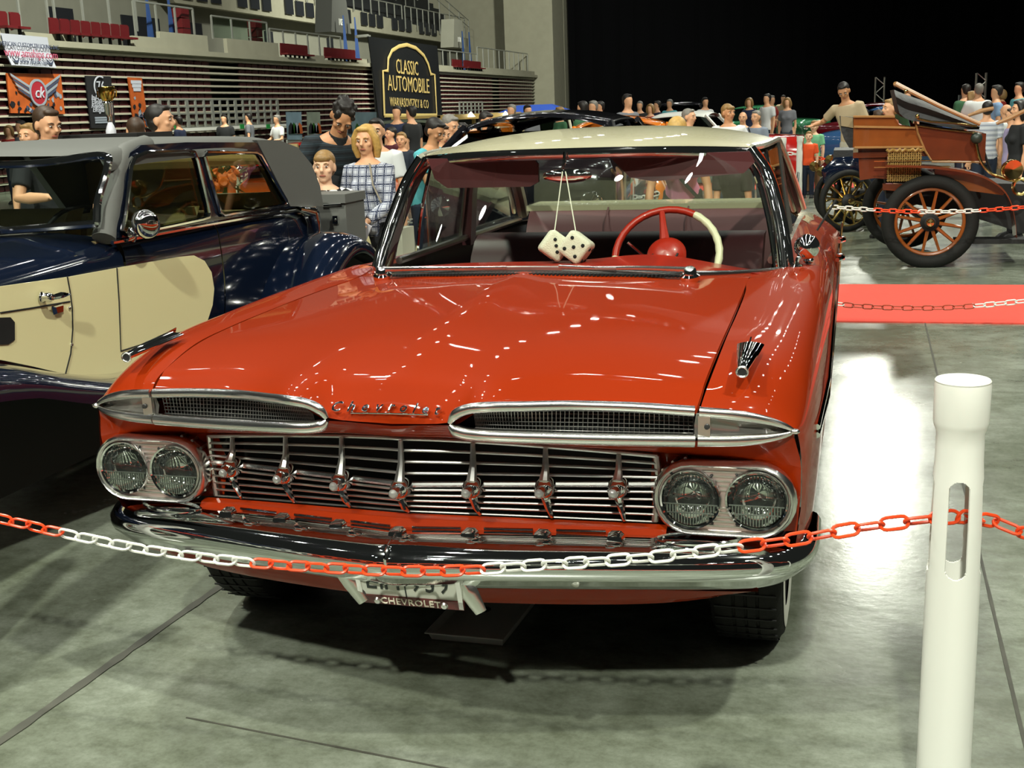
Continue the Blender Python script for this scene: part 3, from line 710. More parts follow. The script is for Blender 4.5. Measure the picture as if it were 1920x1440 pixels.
# slot bars on top of the bumper
for i in range(len(BX)-1):
    a, b = BX[i]+.028, BX[i+1]-.028
    for dz, dy in ((.0, 0), (.010, .014)): MB().tube([(a, gy(a)-.040+dy, .562+dz-.030*abs(a)), (b, gy(b)-.040+dy, .562+dz-.030*abs(b))], .0035, 6).build('slot_bar', CHROME, bump)
# --- valance
va = [[(x, .05+.19*abs(x)**1.5, .428-.03*abs(x)**1.5) for x in [-.86+1.72*i/30 for i in range(31)]], [(x, .06+.19*abs(x)**1.5, .398-.02*abs(x)**1.5+.02*abs(x/.86)**7) for x in [-.86+1.72*i/30 for i in range(31)]], [(x, .09+.19*abs(x)**1.5, .362-.01*abs(x)**1.5+.05*abs(x/.86)**7) for x in [-.86+1.72*i/30 for i in range(31)]], [(x, .24+.17*abs(x)**1.5, .362+.05*abs(x/.86)**7) for x in [-.86+1.72*i/30 for i in range(31)]]]
MB().grid([[Vector(p) for p in r] for r in va]).build('valance', RED, car)
# --- number plate with frame, brackets
pf = frame((.033, -.006, .446), (1, 0, 0), (0, -.28, 1))
PM = mat('plate_white', 'c9cdc0', .45)
def onp(m): return m.xf(pf)
plt = onp(MB().box((0, .010, 0), (.255, .105, .006))).build('number_plate', PM, car, smooth=False)
FRM = mat('plate_frame_maroon', (.10, .018, .016), .4)
onp(MB().box((0, -.052, .003), (.275, .024, .010))).build('plate_frame', FRM, plt, smooth=False)
for s in (-1, 1): onp(MB().box((s*.131, .0, .003), (.012, .125, .010))).build('plate_frame', STEEL, plt, smooth=False)
INK = mat('plate_ink', (.012, .018, .014), .5)
for body, dx, sz in (('L', -.100, .080), ('I', -.072, .080), ('H', -.044, .080), ('9', .020, .080), ('3', .056, .080), ('9', .092, .080)):
    tm = text_mb(body, sz, .001, 0, 1); tm.xf(Matrix.Diagonal((.80, 1, 1, 1))); tm.xf(Matrix.Translation((dx, .005, .0045))); onp(tm).build('plate_digit' if body.isdigit() else 'plate_letter', INK, plt, smooth=False)
onp(MB().box((-.010, .005, .0042), (.003, .09, .002))).build('plate_line', INK, plt, smooth=False)
tm = text_mb('CHEVROLET', .027, .0015, 0, 1.08); tm.xf(Matrix.Translation((0, -.052, .0095))); onp(tm).build('frame_lettering', mat('letter_cream', 'e2dcc8', .5), plt, smooth=False)
for s in (-1, 1): onp(MB().lathe([(0, .006), (.007, .005), (.010, 0)], (s*.088, -.054, .008), (0, 0, 1), 12)).build('screw', STEEL, plt)
for s in (-1, 1):
    a = Vector((.033+s*.185, .0, .480)); b = Vector((.033+s*.125 if s < 0 else .033+s*.168, -.0, .385))
    if s > 0: a, b = Vector((.165, .0, .47)), Vector((.215, .0, .383))
    MB().tube([a+Vector((0, .03, .02)), a, a.lerp(b, .5), b], [.016, .024, .024, .016], 8, sq=.35, up=(1, 0, 0)).build('plate_guard', SATIN, bump)
# --- fender ornaments
for s in (1, -1):
    o = Vector((s*.820, .30, .957)); rg_ = []
    for y, hw, hh, zc, fl in ((-.118, .013, .012, .000, 0), (-.08, .017, .014, .003, .1), (-.03, .022, .015, .007, .4), (.04, .028, .014, .012, .8), (.10, .034, .012, .017, 1)):
        rg_.append([o+Vector((hw*math.cos(a), y+(.02*abs(math.cos(a)) if y > .09 else 0), zc+hh*(math.sin(a) if math.sin(a) > 0 else .6*math.sin(a))*(1-.5*fl*abs(math.cos(a))))) for a in [2*PI*i/14 for i in range(14)]])
    orn = MB().loft(rg_).build('fender_ornament', CHROME, car, ang=50)
    MB().plate([o+Vector((-.002, -.05, .014)), o+Vector((-.002, .135, .034)), o+Vector((-.002, .125, .018))], (.004, 0, 0)).build('ornament_fin', CHROME, orn, smooth=False)
    MB().tube([o+Vector((.013*math.cos(a), -.120, .012*math.sin(a))) for a in [2*PI*i/16 for i in range(16)]], .0028, 6, closed=True).build('ornament_ring', SATIN, orn)
    MB().lathe([(0, .001), (.011, .001)], o+Vector((0, -.1185, 0)), (0, -1, 0), 14).build('ornament_mouth', BLACK, orn)
# --- side spear: chrome lines with a cream inlay
for s in (1, -1):
    ys = [.42+i*(5.2-.42)/30 for i in range(31)]
    w_ = lambda y: min(1, (y-.40)/1.2)
    xo = lambda y: s*(1.003 if y > .9 else .986+.017*(y-.4)/.5)
    MB().tube([(xo(y), y, .765+.030*w_(y)) for y in ys], .008, 6).build('spear_trim', CHROME, car)
    MB().tube([(xo(y), y, .745-.045*w_(y)) for y in ys], .008, 6).build('spear_trim', CHROME, car)
    MB().grid([[Vector((xo(y)+s*.002, y, .765+.030*w_(y))) for y in ys], [Vector((xo(y)+s*.002, y, .745-.045*w_(y))) for y in ys]]).build('spear_inlay', CREAM, car)
# --- windscreen glass + frame
N = 33; xb = [-.82+1.64*i/(N-1) for i in range(N)]
wg = []
for i in range(N):
    b = wsb(xb[i]); t = wst(xb[i]*.676/.82); m1 = b.lerp(t, .35)+Vector((0, -.012, .0)); e = abs(xb[i])/.82
    m1 += Vector((math.copysign(.012*e**2, xb[i]), 0, 0)); m2 = b.lerp(t, .7)+Vector((math.copysign(.012*e**2, xb[i]), -.010, .004)); wg.append([b, m1, m2, t])
MB().grid([spl(r, 10) for r in wg]).build('windscreen', GLASS, car, ang=80)
fr = [r[0] for r in wg]; ft = [r[3] for r in wg]
MB().tube(fr, .015, 8, sq=.8).build('windscreen_trim', SATIN, car)
MB().tube([p+Vector((0, -.004, -.010)) for p in ft], .020, 8, sq=.7).build('windscreen_trim', CHROME, car)
for s in (1, -1):
    side = [Vector((s*.826, 1.985, .935)), Vector((s*.812, 2.03, 1.03)), Vector((s*.785, 2.09, 1.15)), Vector((s*.738, 2.15, 1.29)), Vector((s*.672, 2.165, 1.39))]
    MB().tube(spl(side, 20), [.030-.008*i/19 for i in range(20)], 10, sq=1.1).build('pillar_trim', CHROME, car)
    MB().tube(spl([p+Vector((-s*.035, -.045, 0)) for p in side], 16), .010, 8).build('pillar_trim', CHROME, car)
    MB().tube(spl([p+Vector((-s*.02, .05, 0)) for p in side], 16), .020, 8).build('windscreen_pillar', MAROON, car)
    MB().tube(spl([p+Vector((s*.012, .07, .004)) for p in side], 16), .012, 8).build('pillar_trim', RED, car)
# --- roof
def drip(s): return spl([(s*.680, 2.19, 1.395), (s*.715, 2.36, 1.398), (s*.73, 2.65, 1.402), (s*.728, 3.0, 1.398), (s*.725, 3.3, 1.365), (s*.745, 3.6, 1.27), (s*.78, 3.85, 1.13), (s*.81, 4.03, 1.0)], 36)
dr = drip(1); rf = []
for i in range(36):
    e = dr[i]; u = i/35
    zc = [1.420, 1.452, 1.478, 1.478, 1.455, 1.43, 1.41, 1.40]; yc = [1.955, 2.22, 2.60, 3.0, 3.25, 3.38, 3.43, 3.45]
    cz = spl([(0, a, b) for a, b in zip(yc, zc)], us=[7*u])[0]
    row = []
    for k in range(25):
        a = (k-12)/12; q = abs(a)
        h = 1-q**2.6; xx = a*e.x*(1+.04*math.sin(PI*q)); yy = cz.y+(e.y-cz.y)*q**2.4; z_ = e.z+(cz.z-e.z)*h
        row.append(Vector((xx, yy, z_)))
    rf.append(row)
ncut = 25
MB().grid(rf[:ncut]).build('roof', CREAM, car, ang=70)
MB().grid([[p*1.0+Vector((-.012*p.x, 0.01, -.03)) for p in r] for r in rf[:ncut-1]]).build('headliner', HEADLINER, car, ang=70)
for s in (1, -1):
    MB().tube(drip(s), .014, 8).build('drip_rail', mat('cream_chrome_rail', (.75, .74, .62), .2, .6), car)
    d = drip(s)[22:]
    MB().tube([p+Vector((-s*.045, .03, -.01)) for p in d], .034, 8).build('rear_pillar', MAROON, car)
    # door pillar, window sill and frames
    MB().loft([[V(s*(x_+a), y_+b, z_) for a, b in ((-.022, -.04), (.022, -.04), (.022, .04), (-.022, .04))] for x_, y_, z_ in ((.765, 3.03, .93), (.745, 3.03, 1.18), (.706, 3.03, 1.372))]).build('centre_pillar', MAROON, car, smooth=False)
    MB().tube([(s*.765, 2.08, .972), (s*.765, 3.0, .968), (s*.765, 3.98, .960)], .016, 8).build('window_sill', STEEL, car)
    MB().tube(spl([(s*.80, 2.10, .975), (s*.775, 2.15, 1.15), (s*.72, 2.24, 1.365)], 8), .010, 6).build('window_frame', CHROME, car)
    MB().tube(spl([(s*.795, 2.38, .975), (s*.765, 2.38, 1.15), (s*.715, 2.42, 1.375)], 8), .008, 6).build('window_frame', CHROME, car)
    for y in (2.98, 3.09): MB().tube([(s*.79, y, .975), (s*.725, y, 1.385)], .010, 6).build('window_frame', STEEL, car)
    for (ya, yb, zb) in ((2.42, 2.97, 1.37), (3.1, 3.62, 1.22)):
        MB().plate([(s*.785, ya, .975), (s*.785, yb+.25 if yb > 3.5 else yb, .975), (s*.728, yb, zb), (s*.722, ya, 1.37)], (s*.004, 0, 0)).build('side_window', GLASS, car, smooth=False)
# rear window
MB().grid([[Vector((x, 3.42+.20*abs(x/.7)**2.5, 1.375-.10*abs(x/.7)**3)), Vector((x*1.02, 3.75+.1*abs(x/.7)**2, 1.18)), Vector((x*1.06, 4.06, .985))] for x in [-.68+1.36*i/20 for i in range(21)]]).build('rear_window', GLASS, car)
# --- interior
MB().grid([[Vector((x, wsb(x).y+.01, wsb(x).z-.012)), Vector((x, 1.62+.25*abs(x)**3, 1.014+.02*math.exp(-((x-.36)/.2)**2)-.11*abs(x)**3)), Vector((x, 1.78+.15*abs(x)**3, 1.006+.030*math.exp(-((x-.36)/.22)**2)-.11*abs(x)**3)), Vector((x, 1.83+.15*abs(x)**3, .90)), Vector((x, 1.80, .70))] for x in [-.79+1.58*i/36 for i in range(37)]]).build('dashboard', REDIN, car, ang=60)
def seat(y, zt, w, nm, m, zb=.42):
    t = None
    mb = MB(); mb.loft([[Vector((w*u, y+.30*k+dy, zb+(zt-zb)*k)) for u in (-1, -.98, -.9, -.5, 0, .5, .9, .98, 1)]+[Vector((w*u, y+.30*k+.14+dy, zb+(zt-zb)*k)) for u in (1, .98, .9, .5, 0, -.5, -.9, -.98, -1)] for k, dy in ((0, 0), (.5, -.02), (.85, -.01), (.96, .02), (1.0, .06))])
    s_ = mb.build(nm, m, car, ang=50)
    MB().loft([[Vector((w*u, yy, z)) for u in (-1, -.5, 0, .5, 1)]+[Vector((w*u, yy, z-.2)) for u in (1, .5, 0, -.5, -1)] for yy, z in ((y-.52, .50), (y-.48, .56), (y-.1, .56), (y+.05, .53))]).build('seat_cushion', m, s_)
    for u in (-.33, .33): MB().tube([(w*u, y-.012+.02, zb+.1), (w*u, y+.12, zb+(zt-zb)*.5), (w*u, y+.24, zt-.06), (w*u, y+.33, zt+.001)], .004, 5).build('seat_piping', MAROON2, s_)
seat(2.55, .985, .68, 'front_seat', MAROON); seat(3.50, 1.035, .66, 'rear_seat', MAROON2)
MB().box((0, 3.98, 1.035), (1.36, .30, .03)).build('parcel_shelf', CREAM, car, smooth=False)
# sun visors
VIS = mat('maroon_visor', (.055, .007, .008), .5)
for pts in (((-.60, 1.39), (-.16, 1.387), (-.135, 1.36), (-.135, 1.29), (-.17, 1.272), (-.52, 1.272), (-.575, 1.31)), ((.145, 1.387), (.68, 1.385), (.70, 1.345), (.66, 1.305), (.32, 1.283), (.23, 1.30))):
    MB().plate([(x, 2.02+.10*abs(x)**3, z) for x, z in pts], (0, .02, .0)).build('sun_visor', VIS, car, smooth=False)
# mirror inside
mr = MB().ball((0.01, 1.90, 1.318), 1, 16, 8, (.098, .022, .028)).build('rear_view_mirror', CHROME, car)
MB().tube([(.0, 1.92, 1.405), (.0, 1.90, 1.37), (-.008, 1.895, 1.335)], .007, 6).build('mirror_stem', CHROME, mr)
# steering wheel
cw = Vector((.385, 1.93, 1.005)); ax = Vector((0, -.82, .57)).normalized()
e1 = Vector((1, 0, 0)); e2 = ax.cross(e1)*-1
if e2.z < 0: e2 = -e2
def wpt(a, r, h=0): return cw+(e1*math.cos(a)+e2*math.sin(a))*r+ax*h
RW = .198
sw = MB().lathe([(0, .055), (.03, .052), (.06, .038), (.075, .015), (.07, -.03), (.045, -.06), (.03, -.2)], cw, ax, 28).build('steering_column', REDIN, car)
MB().tube([wpt(a, RW, .01) for a in [math.radians(62+i*10) for i in range(0, 13)]], .014, 10).build('wheel_rim', REDIN, sw)
mb = MB(); pts = [math.radians(182+i*6) for i in range(0, 41)]; mb.tube([wpt(a, RW, .01) for a in pts], [.0135+.002*(i % 2) for i in range(41)], 10); mb.build('wheel_rim', mat('ivory_wheel_rim', 'cfc9a8', .35), sw, label='ivory part of the rim')
for a in (100, 215, -30): a = math.radians(a); MB().tube([wpt(a, .06, .02), wpt(a, .12, .02), wpt(a, RW, .01)], [.02, .014, .011], 8).build('wheel_spoke', REDIN, sw)
MB().tube([wpt(math.radians(u), .05, .052) for u in range(200, 345, 12)], .004, 6).build('horn_mark', BLACK, sw)
MB().tube([(.30, 1.95, 1.0), (.235, 1.93, 1.06)], .006, 6).build('indicator_stalk', CHROME, sw)
# --- wheels
def wheel(cx, cy, r, wd, s, parent, rim=CHROME, white=True):
    prof = [(r*.66, -wd*.42), (r*.80, -wd*.5), (r*.93, -wd*.48), (r*.985, -wd*.40), (r, -wd*.30), (r, -wd*.18), (r*.988, -wd*.17), (r*.988, -wd*.14), (r, -wd*.13), (r, -.02*wd), (r*.988, -.01*wd), (r*.988, .02*wd), (r, .03*wd), (r, wd*.14), (r*.988, wd*.15), (r*.988, wd*.18), (r, wd*.19), (r, wd*.30), (r*.985, wd*.40), (r*.93, wd*.48), (r*.80, wd*.5), (r*.66, wd*.42)]
    t = MB().lathe(prof, (cx, cy, r), (s, 0, 0), 40).build('tyre', RUBBER, parent, ang=50)
    if white: MB().lathe([(r*.70, wd*.49), (r*.80, wd*.515), (r*.88, wd*.50)], (cx, cy, r), (s, 0, 0), 40).build('whitewall', mat('whitewall_rubber', 'd8d8cc', .5), t)
    MB().lathe([(r*.67, wd*.36), (r*.60, wd*.30), (r*.50, wd*.42), (r*.2, wd*.50), (0, wd*.52)], (cx, cy, r), (s, 0, 0), 32).build('wheel_cover', rim, t)
    return t
for s in (1, -1):
    tq = wheel(s*.80, .87, .345, .205, s, car); wheel(s*.80, 3.89, .345, .20, s, car)
    mb = MB()
    for i in range(44):
        a = 2*PI*i/44; mb.box((s*.80, .87+.3445*math.cos(a), .345+.3445*math.sin(a)), (.17, .006, .004), Matrix.Rotation(a-PI/2, 3, 'X'))
    mb.build('tread', BLACK, tq, smooth=False)
# --- outside mirrors, handles, aerial
m0 = Vector((.866, 1.93, .966)); mh = SY(1513, 463, 1.95)
om = MB().lathe([(0, .012), (.018, .010), (.026, 0)], m0, (0, 0, 1), 14).tube([m0, m0+Vector((.004, 0, .03)), mh], [.010, .008, .010], 8).build('mirror_arm', CHROME, car)
MB().lathe([(0, -.045), (.022, -.040), (.040, -.02), (.047, .0), (.046, .012), (.0, .014)], mh, (.05, 1, .05), 24).build('mirror_head', CHROME, om)
MB().ball((.905, 2.02, .978), .020, 12, 8, (1, 1.3, .7)).build('wing_stud', CHROME, car)
MB().tube([SY(1532, 432, 2.05), SY(1568, 374, 2.05)], .004, 6).build('aerial_rod', BLACK, car)
for s in (1,):
    ab = Vector((.745, 4.25, .95)); at = ab+Vector((.02, .12, .22))
    MB().tube([ab, ab.lerp(at, .35), at], [.012, .011, .006], 8).build('rear_aerial', CHROME, car)
for y in (2.75, 3.45): MB().tube([(1.003, y, .885), (1.025, y+.06, .885), (1.025, y+.13, .885), (1.003, y+.18, .885)], .010, 8).build('door_handle', CHROME, car)
# --- fuzzy dice
FELT = mat('cream_plush', 'd9d3bd', .95, bump=.5, bscale=300)
PIP = mat('black_felt', (.006, .006, .006), .9)
def die(c, sz, R, pips, label, hook):
    t = thing('fuzzy_die', label, 'die', c); h = sz/2
    mb = MB(); bm = bmesh.new(); bmesh.ops.create_cube(bm, size=sz); bmesh.ops.bevel(bm, geom=bm.edges[:], offset=sz*.16, segments=3, affect='EDGES', profile=.5)
    bm.verts.ensure_lookup_table(); mb.add([R@v.co+c for v in bm.verts], [tuple(v.index for v in f.verts) for f in bm.faces]); bm.free(); mb.build('cube_body', FELT, t, ang=60)
    for axis, up, spots in pips:
        axis = Vector(axis); up = Vector(up); sd = up.cross(axis)
        for a, b in spots:
            p = c+R@(axis*(h+.0005)+up*b*sz*.25+sd*a*sz*.25)
            MB().lathe([(0, .004), (sz*.06, .003), (sz*.075, -.001)], p, R@axis, 12).build('pip', PIP, t)
    top = c+R@Vector((-h*.75, 0, h*.75)) if False else c+Vector((0, 0, sz*.62))
    MB().tube([c+Vector((0, 0, sz*.50)), hook], .0022, 5).build('cord', mat('white_cord', 'cfcbb8', .8), t)
R1 = Matrix.Rotation(math.radians(16), 3, 'Z')@Matrix.Rotation(math.radians(38), 3, 'Y')@Matrix.Rotation(math.radians(-8), 3, 'X')
R2 = Matrix.Rotation(math.radians(-6), 3, 'Z')@Matrix.Rotation(math.radians(36), 3, 'Y')@Matrix.Rotation(math.radians(-10), 3, 'X')
F = (0, -1, 0)
c1 = SY(1040, 461, 1.72); c2 = SY(1081, 464, 1.68); hk = Vector((-.004, 1.885, 1.335))
die(c1, .093, R1, [(F, (-.707, 0, .707), [(0, -1), (0, 0), (0, 1)]), ((0, 0, -1), (0, 1, 0), [(-1, -1), (1, 1)]), ((1, 0, 0), (0, 0, 1), [(0, 0)])], 'left plush die of the pair, three black pips to the front', hk)
die(c2, .097, R2, [(F, (0, 0, 1), [(-1, -1), (1, 1), (0, 0), (-1, 1), (1, -1)]), ((0, 0, -1), (0, 1, 0), [(-1, -1), (1, 1), (0, 0)]), ((1, 0, 0), (0, 0, 1), [(-1, -1), (1, 1), (-1, 1), (1, -1)])], 'right plush die of the pair, five black pips to the front', hk+Vector((.012, 0, 0)))
# --- drip tray under the engine
a, b, c_, d_ = SZ(802, 1203, 0), SZ(945, 1210, 0), SZ(980, 1115, 0), SZ(850, 1108, 0)
b = a+(Vector((.24, .0, 0))); tw = Vector((.03, .50, 0)); o_ = Vector((a.x, a.y, 0))
tr_ = thing('drip_tray', 'grey plastic drip tray on the floor under the front of the red sedan', 'tray', o_+Vector((.12, .25, 0)))
GT = mat('grey_tray_plastic', (.62, .62, .58), .5)
q = [o_, b, b+tw, o_+tw]; cen = sum(q, Vector())/4
ringz = lambda k, z: [cen+(p-cen)*k+Vector((0, 0, z)) for p in q]
MB().loft([ringz(.94, .002), ringz(1.0, .034), ringz(1.04, .034), ringz(1.04, .030), ringz(1.0, .028)], cap0=False, cap1=False).build('tray_rim', GT, tr_, smooth=False)
MB().plate(ringz(.94, .004), (0, 0, .004)).build('tray_base', GT, tr_, smooth=False)
oi = SZ(908, 1142, .01); MB().lathe([(0, .001), (.018, .0008), (.022, -.001)], oi, (0, 0, 1), 14).build('oil_spot', BLACK, tr_)
# ================================================================== BLUE AND CREAM TOURING SALOON on the left
bc = thing('touring_saloon', 'dark blue and cream saloon with matt grey vinyl top, beside the red sedan', 'car', (-3.0, 2.3, 0))
NAVY = mat('navy_enamel', (0.003, 0.0065, 0.018), 0.12, 0, 1.0)
CRM2 = mat('cream_panel_paint', 'ebe1ad', 0.28, 0, .6)
VINYL = mat('matt_grey_vinyl', (0.115, 0.118, 0.108), 0.62, bump=.15, bscale=500)
BRN = mat('brown_trim_cloth', (0.30, 0.23, 0.10), 0.8)
CRL = mat('cream_leather', 'd6caa0', 0.5)
xc = -3.0
def bsec(y, hw, zt, zc, zb=.45):
    h = [(hw-.05, zb), (hw, zb+.10), (hw+.015, (zb+zt)/2), (hw, zt-.08), (hw-.03, zt-.02), (hw-.10, zt+.01), (hw*.6, zc-.01), (0, zc)]
    return [Vector((xc+a, y, z)) for a, z in h]+[Vector((xc-a, y, z)) for a, z in reversed(h[:-1])]
secs = [bsec(-.9, .55, .90, .98), bsec(.2, .62, .95, 1.03), bsec(1.2, .72, 1.00, 1.07), bsec(2.0, .76, 1.04, 1.10), bsec(2.28, .77, 1.06, 1.10)]
L = [spl([s[j] for s in secs], 24) for j in range(len(secs[0]))]
MB().loft([[L[j][i] for j in range(len(L))] for i in range(24)]).build('bonnet', NAVY, bc, ang=50)
secs = [bsec(2.285, .77, 1.06, .9), bsec(3.15, .78, 1.06, .9)]
def side_skin(y0, y1, nm):
    for s in (1, -1):
        pr = [(.72, .45), (.765, .55), (.785, .75), (.775, .98), (.75, 1.045), (.71, 1.065), (.66, 1.06)]
        o = MB().grid([[Vector((xc+s*a-(.06*max(0, y-3.9) if s > 0 else -.06*max(0, y-3.9)), y, z-.02*max(0, y-3.6))) for a, z in spl([(a, b, 0) for a, b in pr], 20) for a, z in [(a, z)]] if False else
                       [Vector((xc+s*(p.x-.10*max(0, y-3.9)), y, p.y-.03*max(0, y-3.6))) for p in spl([(a, b, 0) for a, b in pr], 20)] for y in [y0+(y1-y0)*i/8 for i in range(9)]]).build(nm, NAVY, bc, ang=60)
side_skin(2.29, 3.16, 'front_door'); side_skin(3.17, 4.0, 'rear_door'); side_skin(4.005, 4.62, 'rear_quarter')
MB().box((xc, 4.62, .72), (1.35, .04, .6)).build('tail_panel', NAVY, bc, smooth=False)
MB().box((xc, 3.4, .45), (1.4, 2.4, .05)).build('floor_pan', BLACK, bc, smooth=False)
P2 = lambda L, x=-2.213: [SX(a, b, x) for a, b in L]
# cream side panel with its swept rear edge
cream = [(-170, 560), (-60, 545), (0, 531), (130, 513), (217, 497), (330, 477)]+[(360, 474), (380, 484), (393, 505), (398, 535), (395, 565), (386, 592), (370, 620), (340, 648), (300, 668), (230, 688), (167, 699), (123, 694), (60, 679), (0, 667), (-170, 640)]
cp = MB().plate(P2(cream, -2.212), (.012, 0, 0)).build('cream_panel', CRM2, bc, ang=20)
GAP = mat('panel_gap', (.012, .012, .010), .7)
for l in ([(126, 513), (131, 540), (135, 570), (136, 610), (132, 655), (122, 693)], [(219, 497), (223, 560), (226, 650), (300, 627), (377, 604)], [(0, 580), (60, 571), (131, 559)]):
    MB().tube(P2(l, -2.199), .0035, 5).build('panel_gap', GAP, cp)
MB().plate(P2([(-40, 590), (18, 588), (26, 597), (26, 630), (14, 638), (-40, 640)], -2.2), (.004, 0, 0)).build('air_vent', BLACK, cp, smooth=False)
hd = SX(80, 551, -2.19); MB().lathe([(0, .05), (.012, .048), (.020, .03), (.018, .012), (.024, 0)], hd, (1, 0, 0), 14).tube([hd+V(.045, 0, 0), hd+V(.05, .05, 0), hd+V(.047, .11, -.003)], [.010, .014, .005], 8).build('door_handle', CHROME, bc)
lk = SX(107, 573, -2.196); MB().loft([[lk+V(0, a, b) for a, b in ((-.035, .018), (.035, .018), (.028, -.02), (-.028, -.02))], [lk+V(.014, a, b) for a, b in ((-.025, .012), (.025, .012), (.02, -.014), (-.02, -.014))]]).build('door_lock', CHROME, bc, smooth=False)
for p in ((130, 571), (134, 638)): MB().ball(SX(p[0], p[1], -2.198), .008, 8, 6).build('hinge_pin', CHROME, cp)
# belt line and door gaps on the blue part
MB().tube([V(-2.222, y, z) for y, z in ((2.2, 1.052), (2.8, 1.050), (3.5, 1.045), (4.1, 1.03))], .010, 6).build('belt_trim', CHROME, bc)
# flowing front wing and running board
def wingsec(y, z, x0=-2.24, x1=-1.80, drop=.10): return [Vector((x0, y, z-.05)), Vector((x0, y, z+.01)), Vector((x0+.15, y, z+.03)), Vector((x1-.12, y, z+.02)), Vector((x1-.03, y, z-.01)), Vector((x1, y, z-.05)), Vector((x1, y, z-drop)), Vector((x1-.03, y, z-drop)), Vector((x1-.05, y, z-.06))]
ws = [(-1.0, .88), (-.5, .92), (0, .90), (.5, .84), (.95, .745), (1.3, .635), (1.7, .525), (2.1, .46), (2.6, .44), (3.1, .44)]
pts = spl([(y, z, 0) for y, z in ws], 40)
MB().loft([wingsec(p.x, p.y, drop=.10+.08*max(0, 1-p.x)) for p in pts]).build('front_wing', NAVY, bc, ang=60)
MB().box((-2.24, 1.1, .36), (.06, 2.6, .34)).build('chassis_rail', BLACK, bc, smooth=False)
# rear wing
wc = V(-2.03, 4.12, .36); rr = []
for i in range(30):
    a = math.radians(-12+i*200/29); ca, sa = math.cos(a), math.sin(a)
    fl = 1.0+.22*max(0, -ca)**2
    rr.append([wc+V(dx, -ca*-1*r*fl*-1 if False else r*ca*fl, r*sa) for dx, r in ((-.24, .46), (-.24, .50), (-.05, .545), (.08, .535), (.17, .49), (.19, .43), (.18, .41), (.14, .42), (0, .47))])
MB().loft(rr).build('rear_wing', NAVY, bc, ang=60)
# greenhouse side (near), with two window openings
WX = -2.235
front_w = [(230, 428), (236, 400), (247, 310), (254, 294), (275, 285), (352, 281), (365, 284), (372, 300), (394, 395), (392, 404), (380, 408), (245, 436)]
rear_w = [(385, 292), (388, 284), (480, 285), (489, 290), (538, 374), (538, 381), (420, 400), (413, 394)]
outl = [(216, 444), (226, 400), (238, 305), (246, 285), (268, 271), (350, 266), (480, 266), (500, 275), (515, 295), (562, 384), (420, 412), (300, 432)]
side = MB().plate(P2(outl, WX), (-.03, 0, 0), [P2(front_w, WX), P2(rear_w, WX)]).build('window_surround', NAVY, bc, smooth=False)
for wv in (front_w, rear_w):
    MB().tube(P2(wv, WX+.012), .010, 6, closed=True).build('window_trim', CHROME, side)
    MB().plate(P2(wv, WX-.012), (-.004, 0, 0)).build('window_pane', glass('amber_tinted_glass', (.74, .76, .62), 1.45), side, smooth=False)
# vinyl top: roof shell from windscreen header to tail
def rsec(y, ze, zc, hw): return [Vector((xc+hw, y, ze-.06)), Vector((xc+hw-.005, y, ze-.02)), Vector((xc+hw-.05, y, ze+.03)), Vector((xc+hw*.7, y, zc-.01)), Vector((xc, y, zc)), Vector((xc-hw*.7, y, zc-.01)), Vector((xc-hw+.05, y, ze+.03)), Vector((xc-hw+.005, y, ze-.02)), Vector((xc-hw, y, ze-.06))]
rs = [rsec(2.26, 1.42, 1.452, .74), rsec(2.45, 1.445, 1.49, .765), rsec(3.0, 1.455, 1.51, .77), rsec(3.6, 1.45, 1.50, .765), rsec(4.0, 1.42, 1.47, .755), rsec(4.25, 1.34, 1.38, .745), rsec(4.42, 1.22, 1.25, .735), rsec(4.52, 1.06, 1.08, .72)]
g = skin([[q for q in r] for r in rs], 40, 28)
bw = lambda p: 4.33 < p.y < 4.47
mb = MB(); nj, ni = len(g), len(g[0]); fs = []
for j in range(nj-1):
    for i in range(ni-1):
        c = (g[j][i]+g[j+1][i+1])/2
        if c.y > 4.27 and c.y < 4.50 and abs(c.x-xc) < .52: continue
        fs.append((j*ni+i, j*ni+i+1, (j+1)*ni+i+1, (j+1)*ni+i))
mb.add([p for r in g for p in r], fs); mb.build('vinyl_roof', VINYL, bc, ang=60)
for s in (1, -1):
    X_ = xc+s*.765
    A = [(2.17, 1.075), (2.30, 1.075), (2.36, 1.25), (2.44, 1.40), (2.60, 1.44), (2.40, 1.47), (2.25, 1.43)]
    if s > 0: MB().tube(spl([SX(196, 443, -2.25), SX(203, 405, -2.26), SX(212, 350, -2.27), SX(222, 308, -2.28), SX(240, 284, -2.29), SX(275, 272, -2.30)], 18), [.052, .05, .046, .046, .05, .05]*3, 12).build('vinyl_pillar', VINYL, bc)
    else: MB().plate([V(X_, y, z) for y, z in A], (-s*.06, 0, 0)).build('vinyl_pillar', VINYL, bc, smooth=False)
    Q = [(3.72, 1.435), (4.06, 1.06), (4.53, 1.02), (4.50, 1.15), (4.40, 1.29), (4.22, 1.40), (3.98, 1.45), (3.7, 1.46)]
    MB().plate([V(X_+s*.004, y, z) for y, z in Q], (-s*.05, 0, 0)).build('vinyl_quarter', VINYL, bc, smooth=False)
MB().plate([V(xc-.765, 3.12, 1.075), V(xc-.765, 3.22, 1.075), V(xc-.765, 3.18, 1.45), V(xc-.765, 3.10, 1.45)], (.03, 0, 0)).build('far_door_pillar', BRN, bc, smooth=False)
